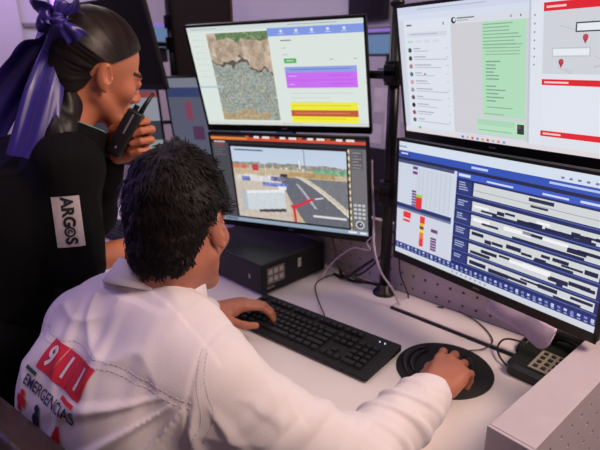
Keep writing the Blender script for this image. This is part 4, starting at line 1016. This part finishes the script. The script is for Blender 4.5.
# stitched seams on the back
def onshirt(p, n=None):
    h_ = sb.find_nearest(Vector(p)); return h_[0]+h_[1]*.0006
bm = B()
for off in (0, -.0075):
    prev = None
    for k in range(110):
        x = -.915+.412*k/109; zl = float(ZL(x))+off; a = sb.ray_cast(Vector((x, 0, zl+.0)), Vector((0, 1, 0)), 1.0)[0]
        if a is None: continue
        a = a-Vector((0, .0006, 0))
        if prev is not None and k % 2: tube(bm, [prev, a], .00055, 4)
        prev = a
obj('yoke_stitching', bm, M['stitch'], man); bm = B()
for off in (-.004, .006):
    prev = None
    for k in range(64):
        th = R(-38+115*k/63); y = .352-.10*math.cos(th); z = .968+.10*math.sin(th); x = -.512-.5*(y-.30)+off
        a = sb.ray_cast(Vector((x, .352-.3*math.cos(th), .968+.3*math.sin(th))), Vector((0, math.cos(th), -math.sin(th))), .4)[0]
        if a is None: continue
        a = a+Vector((0, -math.cos(th), math.sin(th)))*.0005
        if prev is not None and k % 2 and (a-prev).length < .03: tube(bm, [prev, a], .0006, 4)
        prev = a
obj('armhole_stitching', bm, M['stitch'], man)
# back patch
pc = Vector((-.712, .209, .988)); pex = Vector((.99, .0, .04)); pey = Vector((.0, .58, .81))
for i in range(3):
    x0 = -.0685+.0465*i
    decal('red_square', gridpts(x0, -.025, x0+.045, .025, 10, 12), pc, pex, pey, sb, M['red'], man)
    decal('digit', textpts('911'[i], .046, x0+.0225, .0, bold=.0012, fine=.004), pc, pex, pey, sb, M['wht'], man, .0022)
decal('lettering', textpts('EMERGENCIAS', .0235, -.004, -.050, sx=1.0, bold=.0004, fine=.006), pc, pex, pey, sb, M['navy'], man, .0022)
decal('green_bar', gridpts(-.092, -.037, -.056, -.031, 8, 1), pc, pex, pey, sb, M['grn'], man, .0018)
decal('red_bar', gridpts(.026, -.037, .066, -.031, 8, 1), pc, pex, pey, sb, M['red'], man, .0018)
def plus(cx, cy, a, b): return [(cx-b, cy-a), (cx+b, cy-a), (cx+b, cy-b), (cx+a, cy-b), (cx+a, cy+b), (cx+b, cy+b), (cx+b, cy+a), (cx-b, cy+a), (cx-b, cy+b), (cx-a, cy+b), (cx-a, cy-b), (cx-b, cy-b)], [[0, 1, 2, 11], [2, 3, 4, 5], [2, 5, 8, 11], [8, 9, 10, 11], [5, 6, 7, 8]]
decal('cross_emblem', plus(-.070, -.081, .016, .0058), pc, pex, pey, sb, M['red'], man, .0022)
fig = [(.0, .022), (.008, .018), (.009, .010), (.004, .006), (.012, .0), (.010, -.016), (.004, -.024), (-.006, -.026), (-.010, -.014), (-.014, -.010), (-.010, .0), (-.004, .006), (-.009, .012), (-.007, .019)]
decal('figure_emblem', ([(x*.8-.018, y*.8-.084) for x, y in fig], [[0, 1, 2, 3, 11, 12, 13], [3, 4, 5, 8, 9, 10, 11], [5, 6, 7, 8]]), pc, pex, pey, sb, M['navy'], man, .0022)
decal('red_emblem', ([(x*.8+.038, y*.8-.090) for x, y in ((0, .022), (.007, .022), (.017, -.02), (.008, -.02), (.006, -.008), (-.004, -.008), (-.006, -.02), (-.015, -.02))], [[0, 1, 2, 7], [2, 3, 4], [2, 4, 5, 7], [5, 6, 7]]), pc, pex, pey, sb, M['red'], man, .0022)
# trousers and shoes
tv = Vol((-1.0, 0.0, .03), (-.3, .85, .80), .008)
tv.ell((-.655, .245, .575), (.175, .14, .11), k=0)
for s, kx_ in ((-1, -.75), (1, -.55)): tv.chain([(kx_, .25, .56), (kx_+.01*s, .63, .565), (kx_+.01*s, .60, .11)], [.092, .072, .058], k=.03)
V, F = tv.mesh(); npmesh('trousers', V, F, M['trous'], man)
def shoe(x, y, parent, yaw=0):
    v = Vol((-.06, -.12, -.01), (.06, .19, .12), .005); v.cap((0, -.05, .045), (0, .10, .035), .042, .040, k=0); v.cap((0, -.05, .05), (0, -.05, .09), .042, .042, k=.02); v.cut(lambda P: -(P[..., 2]-.0), .004)
    V, F = v.mesh(); Rm = Matrix.Rotation(yaw, 3, 'Z'); npmesh('shoe', toW(V, (x, y, .001), Rm), F, M['shoe'], parent)
shoe(-.76, .62, man); shoe(-.54, .62, man)

# office chair of the man
t = thing('office_chair', 'dark brown office chair backrest at the lower left corner, behind the white shirt', 'chair', (-.69, .25, 0), R(8))
v = Vol((-.28, -.26, .50), (.28, .06, .99), .006)
v.ell((0, -.150, .72), (.235, .036, .245), k=0); v.cap((-.16, -.125, .93-.035), (.16, -.125, .93-.035), .038, k=.04); v.cap((-.2, -.13, .62), (.2, -.13, .62), .035, k=.04)
V, F = v.mesh(); npmesh('backrest', V, F, M['chair'], t)
bm = B(); box(bm, (0, .02, .435), (.46, .44, .07), bev=.03, seg=4); obj('seat', bm, M['chair'], t, True)
bm = B(); tube(bm, catmull([(0, -.02, .40), (0, -.19, .42), (0, -.205, .56), (0, -.185, .70)], 6), .022, 10); obj('back_support', bm, M['blk'], t, True)
bm = B(); cyl(bm, (0, 0, .10), (0, 0, .41), .028, seg=24); obj('gas_column', bm, M['blkmet'], t, True)
for k in range(5):
    a = 2*PI*k/5+.5; d = Vector((math.cos(a), math.sin(a), 0)); bm = B(); tube(bm, [Vector((0, 0, .11)), d*.15+Vector((0, 0, .095)), d*.29+Vector((0, 0, .075))], .018, 10)
    lg = obj('leg', bm, M['blk'], t, True); bm = B(); cyl(bm, d*.29+Vector((-.015, 0, .028)), d*.29+Vector((.015, 0, .028)), .0275, seg=16); obj('castor', bm, M['blk'], lg, True)
for s in (-1, 1):
    bm = B(); tube(bm, catmull([(s*.20, .03, .42), (s*.27, .03, .44), (s*.28, .03, .56)], 6), .014, 8); box(bm, (s*.28, .06, .565), (.05, .22, .025), bev=.01); obj('armrest', bm, M['blk'], t)

# ------------------------------------------------------------------ the woman with the radio
wo = thing('person', 'standing person in black uniform with dark ponytail and purple bow, speaking into radio', 'person', (0, 0, 0))
whc = Vector((-1.156, .517, 1.408)); wR = basis(R(-1.3), R(-24.2), R(7.7)); wneck = Vector((-1.150, .425, 1.262))
wv = head_vol(whc, wR, wneck, fem=True, nr=.042)
HV, HF, HM = head_parts(wv, whc, wR)
weL, wwL = Vector((-1.27, .50, 1.05)), Vector((-1.155, .512, 1.222))
fr_, wwR = Vector((-1.045, .375, 1.015)), Vector((-1.085, .60, 1.000))
LV, LF = hand(wwL, (.58, .74, .30), (-.78, .55, -.3), -1, [(40, 82, 50), (46, 82, 50), (50, 82, 50), (54, 82, 50)], [(.3, .5, -.6, .036), (-.3, .8, -.7, .030), (-.6, .5, -.5, .024)], elbow=weL, fr=(.022, .03))
RV, RF = hand(wwR, (-.3, 1, -.45), (-.2, .3, 1), 1, [(16, 22, 16)]*4, [(.6, .7, -.3, .04), (.2, 1, -.2, .03), (0, 1, -.1, .025)], elbow=fr_, fr=(.026, .036), flen=.25, h=.002)
bv = Vol((-1.65, -.15, 0), (-.9, .68, 1.34), .010)
bv.ell((-1.245, .31, 1.07), (.13, .085, .15), rot=Matrix.Rotation(R(-22), 3, 'X'), k=0); bv.ell((-1.25, .24, .90), (.14, .10, .17), k=.06)
bv.chain([(-1.15, .42, 1.25), (-1.075, .39, 1.225), (-1.035, .363, 1.02)], [.04, .05, .04], k=.03)
bv.chain([(-1.15, .42, 1.25), (-1.31, .42, 1.19), (-1.27, .50, 1.05), (-1.16, .512, 1.21)], [.04, .048, .038, .026], k=.03)
for s, kx_ in ((-1, -1.30), (1, -1.14)): bv.chain([(kx_, .16, .86), (kx_, .14, .48), (kx_, .04, .10), (kx_, .10, .05)], [.08, .055, .04, .035], k=.03)
BV, BF = bv.mesh()
V, F = joinVF([(HV, HF), (LV, LF), (RV, RF), (BV, BF)]); mi = np.zeros(len(F), np.int32); mi[:len(HF)] = HM
npmesh('body', V, F, [M['skw'], M['lip'], M['brow']], wo, mi)
# uniform shirt
uv = Vol((-1.60, .02, .62), (-.90, .68, 1.36), .0042)
uv.ell((-1.235, .320, 1.08), (.185, .125, .20), rot=Matrix.Rotation(R(-22), 3, 'X'), k=0); uv.ell((-1.25, .25, .88), (.185, .135, .22), k=.07)
uv.chain([(-1.155, .415, 1.235), (-1.085, .395, 1.215), (-1.035, .363, 1.020)], [.055, .062, .054], k=.035)
uv.chain([(-1.155, .415, 1.235), (-1.31, .42, 1.18), (-1.275, .50, 1.05), (-1.165, .512, 1.195)], [.055, .064, .056, .036], k=.035)
uv.displace(lambda P: folds(P, 51, (8, 8, 6), .007)+folds(P+.3, 52, (14, 12, 11), .0035), .03)
uv.cap((-1.15, .425, 1.25), (-1.155, .49, 1.40), .047, .052, k=.005, op='-')
V, F = uv.mesh(); uni = npmesh('uniform_shirt', V, F, M['uni'], wo); ub = bvh_of(uni)
# collar of the uniform, standing around the neck, and its teal lining
def ringloft(name, c, ax, exv, prof, m, parent, sy=1.12, n_=56, wav=.02, arc=None):
    ax = unit(ax); ex = unit(Vector(exv)-ax*Vector(exv).dot(ax)); ey = ax.cross(ex); bm = B(); rings = []
    for z_, r_ in prof: rings.append([bm.verts.new(Vector(c)+ex*math.cos(2*PI*k/n_)*r_*(1+wav*math.sin(6*PI*k/n_))+ey*math.sin(2*PI*k/n_)*r_*sy+ax*z_) for k in range(n_)])
    for i in range(len(rings)):
        A_, Bq = rings[i], rings[(i+1) % len(rings)]
        for k in range(n_): bm.faces.new((A_[k], A_[(k+1)%n_], Bq[(k+1)%n_], Bq[k]))
    bmesh.ops.recalc_face_normals(bm, faces=bm.faces); return obj(name, bm, m, parent, True)
ringloft('uniform_collar', (-1.150, .437, 1.268), (0, .45, .9), (1, 0, 0), [(-.02, .062), (.028, .0585), (.031, .0605), (.018, .067), (-.018, .080), (-.020, .078)], M['uni'], wo)
ringloft('undershirt_collar', (-1.150, .440, 1.266), (0, .45, .9), (1, 0, 0), [(-.01, .056), (.033, .0545), (.034, .0565), (-.01, .058)], M['tee'], wo)
# sleeve patch
ac = Vector((-1.010, .350, 1.122)); nrm = Vector((.92, -.36, .12))
aey = unit(Vector((-.20, .10, 1))); aex = unit(aey.cross(nrm)); aey = nrm.normalized().cross(aex)
aup = aey
decal('sleeve_patch', gridpts(-.026, -.051, .026, .051, 10, 18), ac, aex, aey, ub, M['patchbg'], wo, .0022)
decal('sleeve_lettering', textpts('ARG', .030, .001, .0190, bold=.0012, rot=-PI/2, fine=.004), ac, aex, aey, ub, M['patchtx'], wo, .0034)
decal('sleeve_lettering', textpts('S', .030, .001, -.0385, bold=.0012, rot=-PI/2, fine=.004), ac, aex, aey, ub, M['patchtx'], wo, .0034)
def ringpts(cx, cy, r0, r1, a0=0, a1=360, n=24):
    P, F = [], []
    for k in range(n+1):
        a = R(a0+(a1-a0)*k/n); P += [(cx+r0*math.cos(a), cy+r0*math.sin(a)), (cx+r1*math.cos(a), cy+r1*math.sin(a))]
        if k: F.append((2*k-2, 2*k, 2*k+1, 2*k-1)[::-1])
    return P, F
em = decal('round_emblem', ringpts(.001, -.0205, .0070, .0105), ac, aex, aey, ub, M['patchtx'], wo, .0034)
decal('round_emblem', ringpts(.001, -.0205, .0020, .005, -30, 240), ac, aex, aey, ub, M['patchtx'], wo, .0034)
# hair: slicked-back cap, combed strands, long ponytail
knot = Vector((-1.215, .478, 1.500)); Minv = wR.inverted(); kl = Minv @ (knot-whc)
def wkeep(P):
    x, y, z = np.abs(P[..., 0]), P[..., 1], P[..., 2]
    line = np.where(y > .0, .026+.82*y, np.where(y > -.026, .026+1.25*y, -.006+6*(y+.026))); line = np.maximum(line, -.105)
    ear = .026-np.sqrt((y+.010)**2+((z+.010)/1.3)**2)
    return np.maximum(line-z, np.where(x > .06, ear, -1))
ce, re = np.array([0, -.016, .034]), np.array([.0808, .1008, .0943]); kd = (np.array(kl)-ce)/re; kd /= np.linalg.norm(kd)
kax = np.cross(kd, [1, 0, 0]); kax /= np.linalg.norm(kax); kay = np.cross(kd, kax)
def comb(P):
    D = (P-ce)/re; a = D@kax; b = D@kay; az = np.arctan2(a, b); rr_ = np.sqrt(a*a+b*b)
    n_ = _noise3(np.stack([az*9, az*0+2, rr_*1.5], -1), 71)+.8*_noise3(np.stack([az*24, az*0+5, rr_*2], -1), 72)
    return .0016*n_*np.clip(rr_*1.6, 0, 1)
V, F = hair_cap(wR, whc, ce, re-.0008, wkeep, comb, M['hairw'], wo, h=.0022)
whair = npmesh('hair', toW(V, whc, wR), F, M['hairw'], wo)
fv = Vol((-1.30, .22, 1.06), (-.98, .60, 1.46), .0035)
fv.chain([(-1.185, .440, 1.400), (-1.150, .437, 1.340), (-1.115, .400, 1.285), (-1.075, .358, 1.225), (-1.085, .335, 1.165), (-1.12, .330, 1.11)], [.046, .036, .034, .028, .016, .006], k=.02)
fv.chain([(-1.215, .445, 1.400), (-1.20, .415, 1.34), (-1.16, .375, 1.27), (-1.13, .33, 1.18), (-1.14, .300, 1.05)], [.046, .042, .038, .034, .028], k=.02)
fv.displace(lambda P: .0035*_noise3(np.stack([P[:, 0]*70, P[:, 1]*70, P[:, 2]*8], -1), 73), .02)
V, F = fv.mesh(); npmesh('loose_hair', V, F, M['hairw'], whair)
starts = []
for k in range(1500):
    s = q.choice([-1, 1]); y = q.uniform(-.085, .088); zl = (.026+.82*y if y > 0 else (.026+1.25*y if y > -.026 else -.006+6*(y+.026))); zl = max(zl, -.10)+q.rand()**2*.03
    uy = (y-ce[1])/re[1]; uz = (zl-ce[2])/re[2]; uu = 1-uy*uy-uz*uz
    if uu < 0: uu = 0
    ux = math.sqrt(uu)*s*(q.rand() if uu < .1 else 1); d = np.array([ux, uy, uz]); d /= np.linalg.norm(d)
    if abs(ux) > .8 and abs(y+.01) < .03 and zl < .02: continue
    starts.append(d)
paths = []
for d in starts:
    om = math.acos(np.clip(d@kd, -1, 1)); 
    if om < .15: continue
    tt = np.linspace(0, .97, 14)[:, None]; P = (np.sin((1-tt)*om)*d+np.sin(tt*om)*kd)/math.sin(om); P /= np.linalg.norm(P, axis=1)[:, None]
    P = P*(re+.0008+.0022*q.rand()*np.sin(PI*tt)); paths.append(toW(P+ce, whc, wR))
wc = np.array(whc); strands('combed_strands', paths, .0007, M['hairl'], whair, lambda P: P-wc)
tailc = [knot+Vector((.03, -.01, -.01)), Vector((-1.238, 0.467, 1.472)), Vector((-1.230, 0.440, 1.398)), Vector((-1.194, 0.397, 1.326)), Vector((-1.156, 0.357, 1.259)), Vector((-1.133, 0.327, 1.180))]
tail = np.array([list(p) for p in catmull(tailc, 6)])
pv = Vol((-1.36, .15, .98), (-1.0, .55, 1.56), .0045)
for i in range(len(tail)-1):
    s = i/(len(tail)-1); r_ = .016+.026*math.sin(PI*min(1, s*.9+.08))*(1-.35*s); pv.cap(tail[i], tail[i+1], r_, r_, k=.01)
pv.displace(lambda P: .004*_noise3(P*np.array([60, 60, 10]), 61), .03)
V, F = pv.mesh(); pony = npmesh('ponytail', V, F, M['hairw'], wo)
paths = []
for k in range(700):
    a = q.rand()*2*PI; rr = (.5+.6*math.sqrt(q.rand())); s0 = q.rand()*.25; idx = np.linspace(s0*(len(tail)-1), len(tail)-1, 14); P = np.stack([np.interp(idx, np.arange(len(tail)), tail[:, j]) for j in range(3)], -1)
    s = idx/(len(tail)-1); r_ = (.016+.026*np.sin(PI*np.minimum(1, s*.9+.08))*(1-.35*s))*rr; aa = a+.5*np.sin(s*3+q.rand()*6)
    P = P+np.stack([np.cos(aa)*r_, np.sin(aa)*r_, 0*r_], -1); P[-1, 2] -= .03*q.rand(); paths.append(P)
tcn = tail.mean(0); strands('ponytail_strands', paths, .0014, M['hairw'], pony, lambda P: P-tcn)
# eyes (lids half lowered)
for s in (-1, 1):
    bm = B(); bmesh.ops.create_uvsphere(bm, u_segments=16, v_segments=10, radius=.0112); c0 = whc+wR @ Vector((s*.031, .0775, -.0015)); bmesh.ops.translate(bm, vec=c0, verts=bm.verts)
    ey_ = obj('eye', bm, M['eye'], wo, True); bm = B(); cyl(bm, c0+wR @ Vector((0, .008, -.0015)), c0+wR @ Vector((0, .0110, -.0025)), .0060, seg=14); obj('iris', bm, M['iris'], ey_)
# purple bow
def ribbon(bm, path, wdir, widths, thick=.0016, bow=.25, nw=8, n=7):
    P = catmull(path, n); rows = []
    for i, p in enumerate(P):
        s = i/(len(P)-1); tt = (P[min(i+1, len(P)-1)]-P[max(i-1, 0)]).normalized(); k = s*(len(widths)-1); a = int(min(k, len(widths)-2)); wd = widths[a]+(widths[a+1]-widths[a])*(k-a)
        wv_ = wdir[a].lerp(wdir[a+1], k-a) if isinstance(wdir, list) else wdir; wv_ = (wv_-tt*wv_.dot(tt)).normalized(); nv = tt.cross(wv_)
        rows.append([[bm.verts.new(p+wv_*wd*(j/nw-.5)+nv*(wd*bow*math.sin(PI*j/nw)*math.cos(s*2+.4)+.10*wd*math.sin(3*PI*j/nw+s*4)+o_)) for j in range(nw+1)] for o_ in (-thick/2, thick/2)])
    for r0, r1 in zip(rows, rows[1:]):
        for j in range(nw): bm.faces.new((r0[0][j], r0[0][j+1], r1[0][j+1], r1[0][j])); bm.faces.new((r0[1][j], r1[1][j], r1[1][j+1], r0[1][j+1]))
        for j in (0, nw): bm.faces.new((r0[0][j], r1[0][j], r1[1][j], r0[1][j]))
    bmesh.ops.recalc_face_normals(bm, faces=bm.faces)
bw = bpy.data.objects.new('bow', None); C.objects.link(bw); bw.parent = wo
X = lambda *a: Vector(a)
k0 = X(-1.112, .431, 1.504)
cw = X(.90, -.37, -.05); rtv = X(.37, .92, .0).normalized(); upv = X(.05, -.1, 1).normalized()   # cw: towards the near side; rtv: forwards
def bp(r, u_, c): return k0+rtv*r*.78+upv*u_*.85+cw.normalized()*c*.9
bm = B(); ribbon(bm, [bp(0, 0, .010), bp(-.022, .016, .022), bp(-.044, .018, .012), bp(-.046, .004, -.012), bp(-.02, -.004, -.014), bp(0, 0, 0)], [upv]*6, [.022, .040, .048, .048, .040, .022], bow=.3); obj('loop', bm, M['ribbon'], bw, True)
bm = B(); ribbon(bm, [bp(.004, .004, .010), bp(.014, .028, .018), bp(.030, .046, .010), bp(.036, .036, -.010), bp(.02, .016, -.014), bp(.004, .004, 0)], [rtv]*6, [.020, .030, .038, .038, .030, .020], bow=.3); obj('loop', bm, M['ribbon'], bw, True)
bm = B(); ribbon(bm, [bp(.002, -.004, .012), bp(.018, -.020, .022), bp(.034, -.038, .020), bp(.040, -.052, .012)], [X(.5, .6, .6)]*4, [.018, .034, .046, .048], bow=.2); obj('short_end', bm, M['ribbon'], bw, True)
v = Vol(np.array(k0)-.04, np.array(k0)+.04, .003); v.ell(k0+cw.normalized()*.010, (.014, .014, .017), k=0); v.displace(lambda P: .002*np.sin(P[:, 2]*500), .02); V, F = v.mesh(); npmesh('knot', V, F, M['ribbon'], bw)
bm = B(); ribbon(bm, [k0+cw.normalized()*.004, X(-1.204, 0.432, 1.483), X(-1.242, 0.397, 1.426), X(-1.266, 0.357, 1.364), X(-1.278, 0.310, 1.289), X(-1.269, 0.263, 1.203)], [X(.35, .75, .55)]*6, [.026, .050, .066, .074, .080, .082], bow=.16, n=9); obj('tail', bm, M['ribbon'], bw, True)
bm = B(); ribbon(bm, [k0+cw.normalized()*.012, X(-1.147, 0.424, 1.440), X(-1.122, 0.384, 1.368), X(-1.096, 0.342, 1.288), X(-1.084, 0.319, 1.246)], [X(.40, .90, .1)]*5, [.024, .050, .070, .080, .084], bow=.2, n=9); obj('tail', bm, M['ribbon'], bw, True)
# trousers and shoes
tv = Vol((-1.5, -.15, .03), (-.95, .5, .98), .009); tv.ell((-1.22, .21, .86), (.175, .14, .12), k=0)
for kx_ in (-1.30, -1.14): tv.chain([(kx_, .17, .86), (kx_, .14, .48), (kx_, .05, .09)], [.095, .072, .060], k=.03)
V, F = tv.mesh(); npmesh('trousers', V, F, M['uni'], wo); shoe(-1.30, .06, wo); shoe(-1.14, .06, wo)

# handheld radio
rb = Vector((-1.092, .500, 1.225)); rtp = Vector((-1.068, .560, 1.322)); ad = unit(rtp-rb)
t = thing('handheld_radio', 'black handheld radio with stub antenna held in front of the mouth', 'radio', rb)
Rz = unit(ad); Rx = unit(Vector((.66, -.70, -.1))-Rz*Vector((.66, -.70, -.1)).dot(Rz)); Ry = Rz.cross(Rx)
t.rotation_euler = Matrix((Ry, -Rx, Rz)).transposed().to_euler()   # local x forwards, y away from the near side, z up
bm = B(); box(bm, (0, 0, .056), (.034, .050, .112), bev=.006, seg=3); obj('case', bm, M['radio'], t, True)
bm = B(); tube(bm, [(.006, .008, .108), (.006, .008, .128), (.009, .008, .165)], .0058, 12, rf=lambda s: .0062-.002*s); obj('antenna', bm, M['blk'], t, True)
bm = B(); cyl(bm, (-.004, -.012, .110), (-.004, -.012, .124), .006, seg=16); obj('knob', bm, M['blk'], t)
bm = B(); box(bm, (-.0175, 0, .070), (.0016, .036, .050), bev=.0005); obj('speaker_grille', bm, M['blkm'], t)
bm = B(); box(bm, (0, -.0255, .060), (.004, .0016, .085), bev=.0004); obj('trim_line', bm, M['trim'], t)
bm = B(); box(bm, (.0, -.0262, .040), (.014, .003, .030), bev=.001); obj('talk_button', bm, M['blk'], t)
